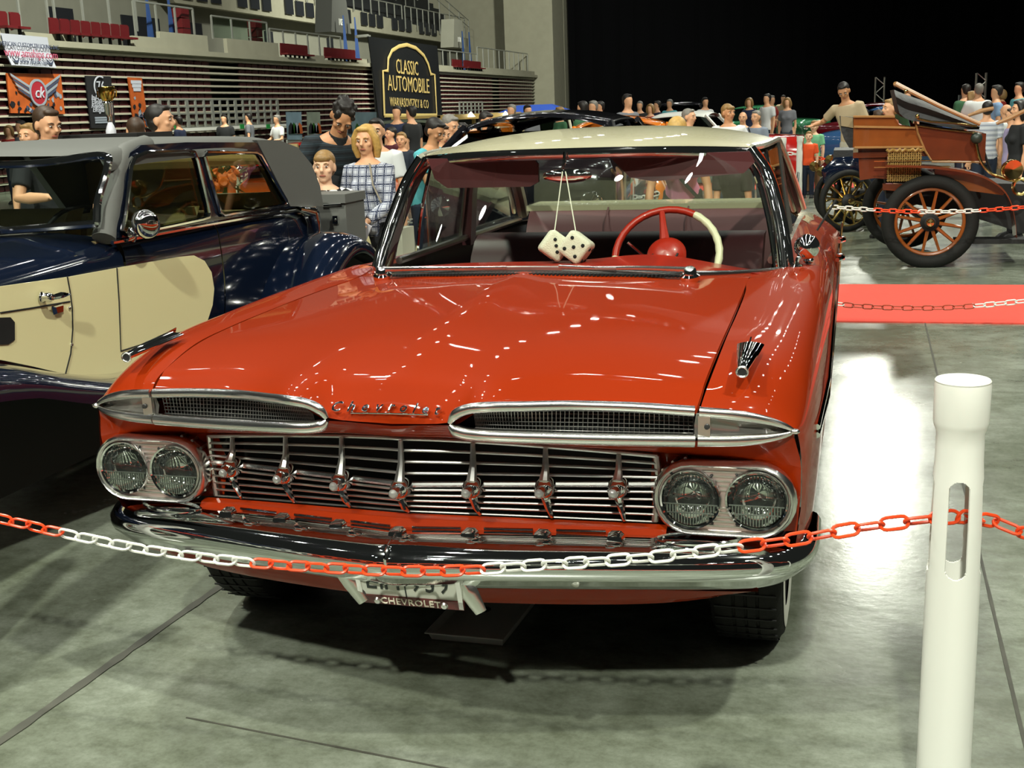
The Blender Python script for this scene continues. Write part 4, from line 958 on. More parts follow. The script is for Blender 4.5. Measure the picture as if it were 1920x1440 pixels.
# back wall with the rear window
bwl = [V(xc+.70, 4.36, 1.0), V(xc+.70, 4.30, 1.40), V(xc-.70, 4.30, 1.40), V(xc-.70, 4.36, 1.0)]
MB().plate([V(-2.27, 4.3, .5), V(-2.27, 4.3, 1.42), V(-3.72, 4.3, 1.42), V(-3.72, 4.3, .5)], (0, .02, 0), [[SY(a, b, 4.3) for a, b in ((392, 312), (490, 306), (512, 357), (402, 362))]]).build('inner_back_panel', BRN, bc, smooth=False)
MB().tube([SX(205, 442, -2.23), SX(213, 400, -2.24)], .006, 5).build('pillar_trim', CHROME, bc)
# windscreen
w0, w1, w2, w3 = SY(182, 416, 2.12), SY(206, 294, 2.27), V(-3.67, 2.27, 1.415), V(-3.70, 2.12, 1.10)
wn = spl([w0, w0.lerp(w1, .35)+V(-.015, 0, 0), w0.lerp(w1, .85), w1+V(-.04, 0, .01), V(-2.6, 2.262, 1.412), V(-3.0, 2.26, 1.412), V(-3.6, 2.265, 1.405), V(-3.68, 2.2, 1.3), V(-3.70, 2.12, 1.10)], 40)
ws_ = MB().tube(wn, .018, 8).tube([w0, V(-3.0, 2.08, 1.105), w3], .018, 8).build('windscreen_frame', CHROME, bc)
MB().plate([w0, w1, w2, w3], (0, .004, 0)).build('windscreen', GLASS, bc, smooth=False)
MB().tube([V(-2.75, 1.98, 1.10), V(-2.70, 2.05, 1.14), V(-2.62, 2.10, 1.12)], [.02, .014, .008], 8).build('wiper_spindle', CHROME, bc)
# inside: seats, bolster, steering wheel
for x in (-2.66, -3.35):
    MB().loft([[V(x+dx*k, y, z) for dx, k in ((-.28, 1), (-.2, 1.1), (.2, 1.1), (.28, 1))]+[V(x+dx, y+.14, z) for dx in (.28, .2, -.2, -.28)] for y, z in ((3.0, .6), (3.05, .9), (3.1, 1.08), (3.14, 1.13))]).build('front_seat', CRL, bc, ang=60)
MB().box((xc, 4.15, .78), (1.3, .2, .5)).build('rear_seat', CRL, bc)
b0, b1 = SY(288, 392, 3.55), SY(366, 390, 3.55)
b0, b1 = V(b0.x, 3.55, b0.z-.015), V(b1.x, 3.55, b0.z-.015)
bo = MB().tube([b0-V(.004, 0, 0), b0, b0.lerp(b1, .06), b0.lerp(b1, .94), b1, b1+V(.004, 0, 0)], [.03, .052, .06, .06, .056, .03], 16).build('bolster', CRL, bc)
MB().tube([b1+V(-.01, .06*math.cos(a), .06*math.sin(a)) for a in [2*PI*i/20 for i in range(20)]], .004, 5, closed=True).build('piping', BLACK, bo)
st = V(-2.62, 2.55, 1.06); MB().tube([st+V(.19*math.cos(a), .12*math.sin(a)*.6, .13*math.sin(a)) for a in [2*PI*i/28 for i in range(28)]], .011, 8, closed=True).build('steering_wheel', BLACK, bc)
MB().box((xc, 2.32, 1.0), (1.4, .25, .12)).build('dashboard', BRN, bc)
# outside mirror
mf = SX(248, 436, -2.2); mhd = SX(272, 416, -2.12)
q = MB().lathe([(0, .01), (.02, .008), (.035, 0)], mf, (1, 0, .2), 14).tube([mf, mf.lerp(mhd, .5)+V(.02, 0, -.01), mhd], [.014, .012, .014], 8).build('mirror_arm', CHROME, bc)
MB().ball(mhd, 1, 20, 12, (.052, .085, .068), Matrix.Rotation(-.3, 3, 'X')).build('mirror_shell', CHROME, q)
# the whole saloon stands a little nearer and is a little shorter than first measured
def _re(p): k = .938; return V(p.x+.2, -2.5225+k*(p.y+2.5225), p.z*.4974/.45 if p.z < .45 else 1.567-.9575*(1.567-p.z))
for ch in bc.children_recursive:
    me = ch.data; o_ = ORG.get(ch.name, V(0, 0, 0))
    for v in me.vertices: v.co = _re(v.co+o_)-o_
    me.update()
ya_, yb_ = -2.5225+.938*(4.12+2.5225), -2.5225+.938*(-.1+2.5225)
for x in (-1.80, -3.80):
    for y in (ya_, yb_): wheel(x, y, .355, .20, 1 if x > -3 else -1, bc)
# luggage trunk and spare wheel on the tail
y0 = 4.36; a, b, c = SY(580, 367, y0), SY(645, 364, y0), SY(590, 470, y0)
x0, x1 = a.x, b.x; zl = b.z-.055
MB().box(((x0+x1)/2-.45, y0+.16, zl-.24), (x1-x0+.9, .30, .50)).build('luggage_trunk', VINYL, bc, smooth=False)
lid = MB().loft([[V(x, yy, z) for x, yy in ((x0-.91, y0-.01), (x1+.01, y0-.01), (x1+.01, y0+.32), (x0-.91, y0+.32))] for z in (zl, zl+.04, zl+.055)]).build('trunk_lid', VINYL, bc, smooth=False)
MB().tube([V(x1-.16, y0-.012, zl-.01), V(x1-.02, y0-.012, zl-.005)], .006, 5).build('trunk_trim', CHROME, lid)
lt = SY(629, 412, y0-.005); MB().box(lt, (.035, .012, .05)).lathe([(0, .02), (.009, .018), (.011, 0)], lt, (0, -1, 0), 10).build('trunk_latch', CHROME, lid)
MB().box((xc+.2, 4.45, .56), (1.0, .6, .12)).build('rear_frame', BLACK, bc, smooth=False)
sw_ = SY(632, 472, 4.90)
sc_ = MB().lathe([(.27, -.06), (.275, 0), (.26, .07), (.22, .09), (.17, .06), (.0, .05)], sw_, (.35, 1, 0), 36).lathe([(.27, -.06), (.24, -.10), (.17, -.08), (0, -.07)], sw_, (.35, 1, 0), 36).build('spare_wheel_cover', CRM2, bc)
MB().tube([SX(560, 392, -2.03), SX(585, 396, -2.03), SX(592, 420, -2.03), SX(596, 445, -2.03)], [.02, .035, .03, .012], 10).build('side_lamp', CHROME, bc)
# ================================================================== BOLLARDS AND CHAINS
def bollard(x, y, H, label, hollow=True):
    t = thing('chain_post', label, 'post', (x, y, 0)); s = H/1.02
    prof = [(.090, 0), (.090, .02), (.055, .03), (.0535, .30), (.0525, .55), (.0515, .72), (.0495, .80), (.046, .86), (.0455, .915), (.0505, .93), (.0525, .94), (.0530, 1.012), (.0515, 1.02), (.0, 1.018)]
    rings = []; n = 40
    zs = [p[1] for p in prof]
    if not hollow:
        MB().lathe([(r*1, h*s) for r, h in prof], (x, y, 0), (0, 0, 1), 16).build('post_tube', WHITE, t); return t
    # tube with long chain slots: front, back (towards / away from camera) and both sides
    def rad(z):
        for (r0, z0), (r1, z1) in zip(prof, prof[1:]):
            if z0 <= z <= z1 and z1 > z0: return r0+(r1-r0)*(z-z0)/(z1-z0)
        return .05
    ZS = sorted(set([round(z, 4) for z in zs if z < 1.0]+[.4, .5, .60]+[.618+i*.0095 for i in range(3)]+[.65, .70, .75]+[.775+i*.009 for i in range(4)]+[.83]))
    outer = []
    front = math.atan2(CAM.y-y, CAM.x-x)+math.radians(2)
    cuts = [front+math.radians(3)+k*PI/2 for k in range(4)]
    hw = .021; z_lo, z_hi = .622, .826
    mb = MB(); N = 168; zz = [0, .02, .03, .3, .55]+[.60+.24*i/132 for i in range(133)]+[.86, .89, .915, .93, .94, .98, 1.012, 1.02]
    idx = {}
    def inside(a, z):
        for c in cuts:
            d = abs((a-c+PI) % (2*PI)-PI)*.05
            e = max(z_lo+hw-z, 0, z-(z_hi-hw))
            if d*d+e*e < hw*hw: return True
        return False
    for lay, dr in ((0, 0), (1, -.0045)):
        for i, z in enumerate(zz):
            for j in range(N):
                a = cuts[0]+2*PI*j/N; r = rad(z)+dr
                idx[lay, i, j] = len(mb.v); mb.v.append(V(x+r*math.cos(a), y+r*math.sin(a), z*s))
    def hole(i, j): return 0 <= i < len(zz)-1 and inside(cuts[0]+2*PI*(j+.5)/N, (zz[i]+zz[i+1])/2)
    for i in range(len(zz)-1):
        for j in range(N):
            k = (j+1) % N
            if hole(i, j): continue
            for lay in (0, 1):
                f = (idx[lay, i, j], idx[lay, i, k], idx[lay, i+1, k], idx[lay, i+1, j]); mb.f.append(f if lay == 0 else f[::-1]); mb.mi.append(0)
            for (di, dj, e) in ((1, 0, ((i+1, j), (i+1, k))), (-1, 0, ((i, j), (i, k))), (0, 1, ((i, k), (i+1, k))), (0, -1, ((i, j), (i+1, j)))):
                if hole(i+di, (j+dj) % N):
                    (a, b), (c, d) = e; mb.f.append((idx[0, a, b], idx[0, c, d], idx[1, c, d], idx[1, a, b])); mb.mi.append(0)
    mb.build('post_tube', WHITE, t, ang=50)
    MB().lathe([(.0, 1.014*s), (.0515, 1.016*s), (.0528, 1.021*s), (.0505, 1.0235*s), (.0, 1.0225*s)], (x, y, 0), (0, 0, 1), 40).build('post_cap', WHITE, t)
    return t
BX_, BY_ = 1.273, -.13
bollard(BX_, BY_, 1.02, 'white plastic chain post with long slots in front of the red sedan')
bollard(3.05, BY_+.12, 1.02, 'white plastic chain post out to the right of the near white post', hollow=False); bollard(-1.42, BY_, 1.02, 'white plastic chain post by the front wing of the blue saloon', hollow=False)
def link_mesh(L, W, r):
    mb = MB(); k = L/2-W/2; pts = []
    for i in range(7): a = -PI/2+PI*i/6; pts.append(V(k+W/2*math.cos(a), W/2*math.sin(a), 0))
    for i in range(7): a = PI/2+PI*i/6; pts.append(V(-k+W/2*math.cos(a), W/2*math.sin(a), 0))
    return mb.tube(pts, r, 6, closed=True, up=(0, 0, 1))
def chain(pts, label, L=.050, W=.024, r=.0034, colors=None, joined=False, roll0=.4, twist=0.0, cat='chain', name='barrier_chain'):
    """pts: 3-D polyline; colors: list of (fraction, material) stretches"""
    P = spl(pts, 60); tot = sum((b-a).length for a, b in zip(P, P[1:])); pitch = L-2*r*1.15; n = max(2, int(tot/pitch)); Q = resample(P, n+1)
    t = thing(name, label, cat, Q[0]); me = {}; buf = {}
    for i in range(n):
        fr_ = (i+.5)/n; m = colors[-1][1]
        for f0, mm in colors:
            if fr_ <= f0: m = mm; break
        d = (Q[i+1]-Q[i]).normalized(); c = (Q[i]+Q[i+1])/2; sd = d.cross(V(0, 0, 1)).normalized(); up = sd.cross(d)
        ro = roll0+twist*i+(PI/2 if i % 2 else 0); y_ = up*math.cos(ro)+sd*math.sin(ro); z_ = d.cross(y_)
        M = Matrix(((d.x, y_.x, z_.x, c.x), (d.y, y_.y, z_.y, c.y), (d.z, y_.z, z_.z, c.z), (0, 0, 0, 1)))
        if joined: buf.setdefault(m.name, MB()).join(link_mesh(L, W, r).xf(M)); continue
        if m.name not in me: me[m.name] = link_mesh(L, W, r).mesh('chain_link', m)
        o = bpy.data.objects.new('chain_link', me[m.name]); COL.objects.link(o); o.parent = t; o.matrix_basis = Matrix.Translation(-Q[0])@M
    for k, b in buf.items(): b.build('chain_run', bpy.data.materials[k], t, kind='stuff')
    return t
yc_ = BY_
LP = [(-430, 870), (-200, 925), (0, 972), (110, 998), (270, 1030), (440, 1052), (600, 1064), (760, 1071), (880, 1069), (1000, 1060), (1120, 1053), (1250, 1042), (1400, 1024), (1500, 1010), (1620, 988), (1745, 973), (1795, 968)]
cpts = [V(-1.41, yc_, .80)]+[SY(a, b, yc_) for a, b in LP[1:]]
_P = spl(cpts, 400); _L = [0]
for a_, b_ in zip(_P, _P[1:]): _L.append(_L[-1]+(b_-a_).length)
def fx(px, py): x = SY(px, py, yc_).x; i = min(range(400), key=lambda k: abs(_P[k].x-x)); return _L[i]/_L[-1]
chain(cpts, 'red and white plastic chain hung across the front of the red sedan', .057, .027, .0037,
      [(fx(105, 995), ORANGE), (fx(465, 1052), WHITE), (fx(888, 1069), ORANGE), (fx(1395, 1025), WHITE), (1, ORANGE)], roll0=.15, twist=.012)
chain([V(BX_+.005, yc_, cpts[-1].z)]+[SY(a, b, yc_+.10) for a, b in ((1850, 974), (1885, 985), (1925, 1000), (2050, 1020), (2230, 985))]+[V(3.04, yc_+.11, .80)], 'short red chain leading away from the white post to the frame edge', .057, .027, .0037, [(1, ORANGE)], roll0=.35)
# ================================================================== WOODEN VETERAN CAR on the right
WOOD = mat('varnished_wood', (0.23, 0.060, 0.010), 0.22, 0, .7, var=.35, scale=5)
WOOD2 = mat('red_brown_wood', (0.13, 0.024, 0.006), 0.25, 0, .6, var=.3, scale=6)
WOODL = mat('light_varnished_wood', (0.32, 0.16, 0.055), 0.3, 0, .5, var=.2, scale=10)
LEATH = mat('black_folded_leather', (0.010, 0.010, 0.011), .6, bump=.5, bscale=18)
BRASS = mat('polished_brass', (.62, .46, .18), .18, 1.0)
WICK = mat('wicker', (.30, .18, .045), .6, var=.35, scale=60)
OLIVE = mat('dark_green_rubber', (.02, .03, .022), .45)
def spoke_wheel(c, R, ax, parent, ty=.072, nsp=12, woodm=WOOD, name='road_wheel'):
    c = V(c); A = V(ax).normalized(); N = V(0, 0, 1); B = A.cross(N).normalized()
    cir = lambda r, n, h=0: [c+A*h+(N*math.sin(2*PI*i/n)+B*math.cos(2*PI*i/n))*r for i in range(n)]
    t = MB().tube(cir(R-ty, 44), ty, 12, closed=True, up=None).build('tyre', RUBBER, parent, ang=60)
    MB().tube(cir(R-ty*2.05, 44), ty*.36, 8, closed=True).build('rim', woodm, t)
    for i in range(nsp):
        a = 2*PI*(i+.35)/nsp; d = N*math.sin(a)+B*math.cos(a); MB().tube([c+d*.05, c+d*(R*.4), c+d*(R-ty*2.1)], [.020, .016, .013], 6).build('spoke', woodm, t)
    h = MB().lathe([(.0, -.12), (.045, -.11), (.055, -.07), (.085, -.04), (.085, .03), (.06, .05), (.05, .08), (.0, .09)], c, A, 20).build('hub', BLACK, t)
    MB().lathe([(0, .125), (.03, .12), (.038, .10), (.04, .08)], c, A, 16).build('hub_cap', BRASS, t)
    return t
vy = 9.05
vc = thing('veteran_car', 'wooden veteran car with wicker basket, spoked wheels and folded black hood', 'car', (2.3, 9.7, 0))
S9 = lambda L, y=9.2: [SY(a, b, y) for a, b in L]
wc1 = SY(1743, 416, vy); spoke_wheel(wc1, .432, (.02, -1, 0), vc, .062)
spoke_wheel(V(wc1.x-.16, 10.55, .432), .432, (0, -1, 0), vc, .06)
for yy in (vy+.05, 10.55): spoke_wheel(V(4.25, yy, .42), .42, (0, -1, 0), vc, .06)
MB().tube([V(wc1.x, vy, .43), V(wc1.x-.16, 10.55, .43)], .03, 8).build('axle', BLACK, vc)
def tub(outl, y0, y1, m, nm, floor=True):
    o = MB().plate([SY(a, b, y0) for a, b in outl], (0, .05, 0)).build(nm, m, vc, smooth=False)
    MB().plate([V(p.x, y1, p.z) for p in [SY(a, b, y0) for a, b in outl]], (0, -.05, 0)).build(nm, m, vc, smooth=False); return o
rt = [(1709, 211), (1716, 224), (1722, 236), (1770, 243), (1826, 249), (1836, 252), (1848, 304), (1790, 303), (1748, 302), (1734, 282), (1720, 250)]
tub(rt, 9.2, 10.4, WOOD2, 'rear_side_board')
lt_ = [(1600, 220), (1640, 220), (1677, 220), (1690, 239), (1716, 241), (1730, 276), (1602, 277)]
ltb = tub(lt_, 9.2, 10.4, WOOD, 'front_side_board')
for l in ([(1600, 219), (1678, 219)], [(1601, 238), (1716, 240)], [(1602, 277), (1731, 276)]): MB().tube(S9(l, 9.185), .012, 6).build('moulding', WOODL, ltb)
MB().tube(S9([(1709, 210), (1716, 225), (1721, 250), (1735, 283), (1748, 303), (1848, 304)], 9.185), .010, 6).build('moulding', WOODL, vc)
MB().tube(S9([(1722, 236), (1770, 243), (1828, 249)], 9.185), .010, 6).build('moulding', BRASS, vc)
a, b = SY(1600, 277, 9.2), SY(1600, 222, 9.2)
MB().box((a.x+.02, 9.8, (a.z+b.z)/2), (.05, 1.15, b.z-a.z)).build('end_board', WOOD, vc, smooth=False)
MB().box((SY(1848, 304, 9.2).x-.03, 9.8, SY(1845, 280, 9.2).z), (.05, 1.15, .28)).build('end_board', WOOD2, vc, smooth=False)
z_f = SY(1700, 279, 9.2).z
MB().box(((a.x+SY(1848, 304, 9.2).x)/2, 9.8, z_f-.05), (SY(1848, 304, 9.2).x-a.x, 1.1, .05)).build('floor_board', WOOD2, vc, smooth=False)
# lower step box, front seat end
MB().plate(S9([(1609, 279), (1664, 279), (1664, 336), (1640, 334), (1612, 338)], 9.28), (0, 1.0, 0)).build('step_box', WOOD2, vc, smooth=False)
MB().plate(S9([(1574, 217), (1600, 220), (1602, 277), (1592, 277), (1583, 262), (1577, 245)], 9.3), (0, .06, 0)).build('seat_end', LEATH, vc, smooth=False)
MB().plate(S9([(1576, 217), (1599, 221), (1600, 240), (1577, 236)], 9.285), (0, .02, 0)).build('seat_cloth', mat('khaki_cloth', (.26, .20, .11), .8), vc, smooth=False)
# chassis, springs, mudguard
MB().plate(S9([(1660, 340), (1925, 345), (1925, 440), (1880, 425), (1800, 400), (1662, 372)], 9.5), (0, .8, 0)).build('chassis', BLACK, vc, smooth=False)
MB().plate(S9([(1752, 318), (1800, 318), (1835, 325), (1865, 341), (1885, 362), (1880, 366), (1820, 358), (1755, 345)], 9.12), (0, .10, 0)).build('side_valance', WOOD, vc, smooth=False)
mp_ = S9([(1660, 308), (1720, 309), (1770, 313), (1815, 320), (1850, 332), (1878, 352), (1893, 378), (1900, 410), (1903, 440)], 9.1)
MB().loft([[p+V(0, -.14, 0), p+V(0, .16, 0), p+V(0, .16, -.02), p+V(0, -.14, -.02)] for p in spl(mp_, 24)]).build('mudguard', WOOD2, vc, ang=60)
MB().box((2.75, 9.3, .22), (1.5, .25, .04)).build('running_board', BLACK, vc, smooth=False)
MB().plate(S9([(1655, 345), (1700, 345), (1700, 360), (1655, 356)], 9.15), (0, .12, 0)).build('basket_shelf', WOOD2, vc, smooth=False)
# folded hood
mb = MB(); top = S9([(1676, 168), (1700, 178), (1740, 192), (1790, 214), (1836, 236)], 9.15); bot = S9([(1686, 212), (1702, 224), (1735, 230), (1790, 241), (1836, 243)], 9.15)
tt = spl(top, 16); bb = spl(bot, 16)
mb.loft([[p, p.lerp(q, .3)+V(0, -.06, 0), p.lerp(q, .6)+V(0, -.01, 0), q+V(0, -.03, 0), V(q.x, 10.4, q.z), V(p.x, 10.4, p.z)] for p, q in zip(tt, bb)]).build('folded_hood', LEATH, vc, ang=50)
for y in (9.08, 10.45): MB().tube([SY(1679, 157, y), SY(1700, 168, y), SY(1760, 198, y), SY(1838, 233, y)], [.022, .022, .020, .018], 8).build('hood_bow', WOODL, vc)
MB().tube(S9([(1720, 222), (1745, 228), (1790, 231), (1832, 237)], 9.08), .010, 6).build('hood_strap', BRASS, vc)
MB().tube([SY(1679, 157, 9.08), SY(1679, 160, 10.45)], .02, 8).build('hood_bow', WOODL, vc)
for l, y in (([(1815, 217), (1840, 208), (1863, 203)], 9.9), ([(1868, 232), (1895, 221), (1925, 206)], 9.3)): MB().tube(S9(l, y), [.014, .022, .018], 8).build('hood_bow', WOODL, vc)
for p in ((1699, 171), (1720, 218)): MB().ball(SY(p[0], p[1], 9.05), .02, 8, 6).build('brass_knob', BRASS, vc)
# horn with bulb
hb = MB().ball(SY(1831, 259, 9.12), .052, 14, 10).build('horn_bulb', OLIVE, vc)
MB().tube(spl(S9([(1831, 270), (1835, 290), (1842, 308), (1858, 325), (1880, 334), (1905, 340)], 9.1), 20), .013, 8).build('horn_tube', BRASS, hb)
MB().tube([SY(1913, 350, 9.1)+V(.06*math.cos(a_), 0, .07*math.sin(a_)) for a_ in [2*PI*i/16 for i in range(16)]], .016, 8, closed=True).build('horn_coil', BRASS, hb)
MB().tube(S9([(1838, 260), (1850, 300), (1862, 330)], 9.3), .012, 6).build('lever', BLACK, vc)
MB().lathe([(0, -.07), (.08, -.06), (.095, 0), (.085, .03), (0, .01)], SY(1898, 318, 9.0), (.3, -1, 0), 20).build('brass_lamp', BRASS, vc)
# wicker basket: woven strands
p0_, p1_ = SY(1663, 341, 9.10), SY(1729, 281, 9.10)
bk = MB().box(((p0_.x+p1_.x)/2, 9.26, (p0_.z+p1_.z)/2), (p1_.x-p0_.x-.02, .28, p1_.z-p0_.z-.02)).build('wicker_basket', mat('dark_wicker', (.12, .07, .02), .8), vc, smooth=False)
mb = MB()
for i in range(15):
    x = p0_.x+(p1_.x-p0_.x)*(i+.5)/15; n = 14
    mb.tube([V(x, 9.11+.008*math.sin(PI*k+i*PI), p0_.z+(p1_.z-p0_.z)*k/n) for k in range(n+1)], .007, 5)
for k in range(13):
    z = p0_.z+(p1_.z-p0_.z)*(k+.5)/13; mb.tube([V(p0_.x+(p1_.x-p0_.x)*i/15, 9.11+.009*math.cos(PI*i+k*PI), z) for i in range(16)], .006, 5)
mb.build('wicker_weave', WICK, bk, kind='stuff')
MB().tube([V(p0_.x-.01+(p1_.x-p0_.x+.02)*i/14, 9.10+.012*math.sin(i*2.6), p1_.z+.012*math.cos(i*2.6)) for i in range(15)], .016, 6).build('basket_rim', WICK, bk)
for z in (z_f-.10, SY(1700, 312, 9.1).z): MB().tube([V(p0_.x-.12, 9.09, z), V(p1_.x+.25, 9.09, z-.01)], .006, 5).build('basket_rail', BRASS, bk)
# ---- second veteran car, black, behind it
v2 = thing('black_veteran_car', 'black veteran car with thin spoked wheels behind the wooden one', 'car', (1.35, 12.6, 0))
c2_ = SY(1592, 355, 12.2)
for (px, R, y) in ((1590, .37, 12.2), (1612, .36, 12.9), (1572, .34, 13.4)):
    p = SZ(px, 0+ (CAM.z and 0), 0) if False else SY(px, 350, y); spoke_wheel(V(p.x, y, R), R, (.55, -1, 0), v2, .035, 12, BRASS)
MB().plate([SY(a_, b_, 12.4) for a_, b_ in ((1563, 282), (1612, 281), (1612, 322), (1590, 318), (1570, 325), (1558, 330))], (0, .9, 0)).build('seat_body', LEATH, v2, smooth=False)
MB().tube([SY(a_, b_, 12.3) for a_, b_ in ((1552, 345), (1556, 330), (1572, 318), (1600, 316), (1625, 330))], [.02, .05, .06, .06, .04], 8, sq=2.5).build('mudguard', NAVY, v2)
MB().plate([SY(a_, b_, 12.9) for a_, b_ in ((1538, 312), (1560, 290), (1572, 300), (1560, 335), (1545, 335))], (.2, .6, 0)).build('bonnet', mat('dark_red_enamel', (.10, .008, .008), .2, 0, .8), v2, smooth=False)
for p in ((1527, 312), (1541, 322), (1556, 300)): MB().lathe([(0, -.05), (.05, -.045), (.065, 0), (.06, .02), (0, .01)], SY(p[0], p[1], 12.8), (-.4, -1, 0), 14).build('brass_lamp', BRASS, v2)
MB().box((1.45, 12.7, .42), (.9, .5, .10)).build('chassis', BLACK, v2, smooth=False)
for i in range(6): MB().tube([V(1.2+.12*i, 12.35, .30), V(1.25+.12*i, 12.45, .62)], .014, 6).build('engine_pipe', BRASS, v2)
# ================================================================== PEOPLE
def remesh(mb, vox, smooth=2):
    me = mb.mesh('tmp', [], smooth=False); o = bpy.data.objects.new('tmp', me); COL.objects.link(o)
    m = o.modifiers.new('r', 'REMESH'); m.mode = 'VOXEL'; m.voxel_size = vox; m.use_smooth_shade = True
    if smooth: k = o.modifiers.new('s', 'SMOOTH'); k.factor = .5; k.iterations = smooth
    dg = bpy.context.evaluated_depsgraph_get(); r = bpy.data.meshes.new_from_object(o.evaluated_get(dg))
    bpy.data.objects.remove(o); bpy.data.meshes.remove(me); return r
def put(me, name, m, parent):
    me.name = name
    me.materials.clear(); me.materials.append(m)
    o = bpy.data.objects.new(name, me); COL.objects.link(o); o.parent = parent; return o
SKIN = [mat('skin_light', 'd8a27c', .55), mat('skin_tan', 'c08a62', .55), mat('skin_pale', 'e3b594', .55)]
HAIRS = {k: mat('hair_'+k, c, .55, var=.4, scale=60) for k, c in dict(dark='17110d', brown='3b2818', blond='b8924e', grey='77736c', fair='8a6a3c').items()}
EYEW = mat('eye_white', 'd8d4cc', .3); EYED = mat('eye_dark', '1a120c', .2); LIP = mat('lips', '9a5648', .5)
def person(label, loc, rotz, H, shirt, pants, skin=0, hair='dark', style='short', lean=0., side=0., hyaw=0., hpitch=0., hands=None, sleeve='short', legs='pants', fem=False, kid=False, vox=.011, group=None, detail=True, hs=None, extra=None, collar=None):
    t = thing('person', label, 'person', (0, 0, 0), group); s = H/1.75; hsc = (1.18 if kid else 1.0)
    skm = SKIN[skin]; hm = HAIRS[hair]
    Rl = Matrix.Rotation(lean, 4, 'X')@Matrix.Rotation(side, 4, 'Y'); pv = V(0, 0, .95)
    up = lambda p: (Matrix.Translation(pv)@Rl@Matrix.Translation(-pv))@V(p)
    wd = .90 if fem else 1.0
    def torso(g, z0, z1, n=18):
        tab = [(.80, .150, .105), (.88, .168, .115), (.97, .165, .115), (1.08, .140*(.93 if fem else 1), .100), (1.2, .150, .112 if not fem else .122), (1.31, .170, .118 if not fem else .125), (1.40, .172, .102), (1.45, .135, .085), (1.49, .075, .066)]
        rings = []
        for z, a, b in tab:
            if z < z0-.001 or z > z1+.001: continue
            rings.append([up((wd*(a+g)*math.cos(2*PI*i/n), (b+g)*math.sin(2*PI*i/n), z)) for i in range(n)])
        return rings
    sh = {k: up((k*.178*wd, .005, 1.415)) for k in (1, -1)}
    hd = {}; el = {}
    for k in (1, -1):
        tg = (hands or {}).get(k)
        tg = V(tg) if tg is not None else up((k*.225*wd, -.03, .86))
        a, b = .295, .265; d = tg-sh[k]; L = min(d.length, a+b-.005); d = d.normalized(); tg = sh[k]+d*L
        ca = (a*a+L*L-b*b)/(2*a*L); ca = max(-1, min(1, ca)); hint = V(k*.55, .6, -.45); hint = (hint-d*hint.dot(d)).normalized()
        el[k] = sh[k]+d*a*ca+hint*a*math.sqrt(1-ca*ca); hd[k] = tg
    body = MB()
    body.loft(torso(0, .80, 1.49))
    nk0, nk1 = up((0, .0, 1.44)), up((0, -.012, 1.56)); body.tube([nk0, nk1], [.066*wd, .056*wd], 12)
    Rh = Rl.to_3x3()@Matrix.Rotation(hyaw, 3, 'Z')@Matrix.Rotation(hpitch, 3, 'X'); hc = up((0, -.012, 1.635))
    if kid: hc = hc+V(0, 0, .01)
    h = lambda x, y, z: hc+Rh@V(x*hsc, y*hsc, z*hsc)
    body.ball(h(0, .008, .022), 1, 18, 12, (.077*hsc, .096*hsc, .094*hsc), Rh); body.ball(h(0, -.022, -.038), 1, 16, 10, (.060*hsc, .068*hsc, .080*hsc), Rh); body.ball(h(0, -.045, -.088), 1, 12, 8, (.034*hsc, .034*hsc, .026*hsc), Rh)
    if detail:
        body.tube([h(0, -.085, .020), h(0, -.106, -.022), h(0, -.090, -.036)], [.009*hsc, .016*hsc, .012*hsc], 8)
        for k in (1, -1):
            body.ball(h(k*.078, .012, -.006), 1, 8, 6, (.012*hsc, .022*hsc, .034*hsc), Rh); body.ball(h(k*.034, -.080, .030), 1, 8, 6, (.026*hsc, .014*hsc, .010*hsc), Rh)
            body.ball(h(k*.045, -.062, -.022), 1, 8, 6, (.022*hsc, .02*hsc, .018*hsc), Rh)
    for k in (1, -1):
        d = (hd[k]-el[k]).normalized()
        body.tube([sh[k]+V(-k*.03, 0, .0), sh[k], sh[k].lerp(el[k], .5), el[k], el[k].lerp(hd[k], .35), hd[k]], [.05*wd, .056*wd, .048*wd, .040*wd, .042*wd, .027*wd], 10)
        sd = d.cross(V(0, -.3, 1)); sd = sd.normalized() if sd.length > .01 else V(1, 0, 0); nn = sd.cross(d).normalized()
        pm = hd[k]+d*.045; body.ball(pm, 1, 10, 8, (.040, .018, .048), Matrix((sd, nn, d)).transposed())
        if detail:
            for q, (off, ln) in enumerate(((-.029, .062), (-.010, .072), (.010, .068), (.028, .054))):
                b0 = pm+d*.034+sd*off; cu = -nn*k*.35
                body.tube([b0-d*.02, b0+d*ln*.5, b0+d*ln*.85+cu*ln*.5, b0+d*ln*1.0+cu*ln*1.1], [.0095, .0088, .0082, .007], 6)
            b0 = pm-sd*k*.030-d*.01; body.tube([b0, b0-sd*k*.022+d*.03, b0-sd*k*.022+d*.058-nn*k*.01], [.012, .0105, .008], 6)
    for k in (1, -1):
        hp, kn, an = V(k*.088, 0, .90), V(k*.095, -.015, .50), V(k*.10, .02, .09)
        body.tube([hp, hp.lerp(kn, .5), kn, kn.lerp(an, .35), an, V(k*.10, .02, .03)], [.092, .078, .056, .056, .040, .04], 10)
        body.ball(V(k*.105, -.05, .035), 1, 10, 6, (.042, .12, .035))
    bs = lambda mb: mb.xf(Matrix.Scale(s, 4))
    put(remesh(bs(body), vox*s), 'body', skm, t)
    # shirt
    g = .014; m = MB(); m.loft(torso(g, .88 if lean < .3 else .88, 1.47))
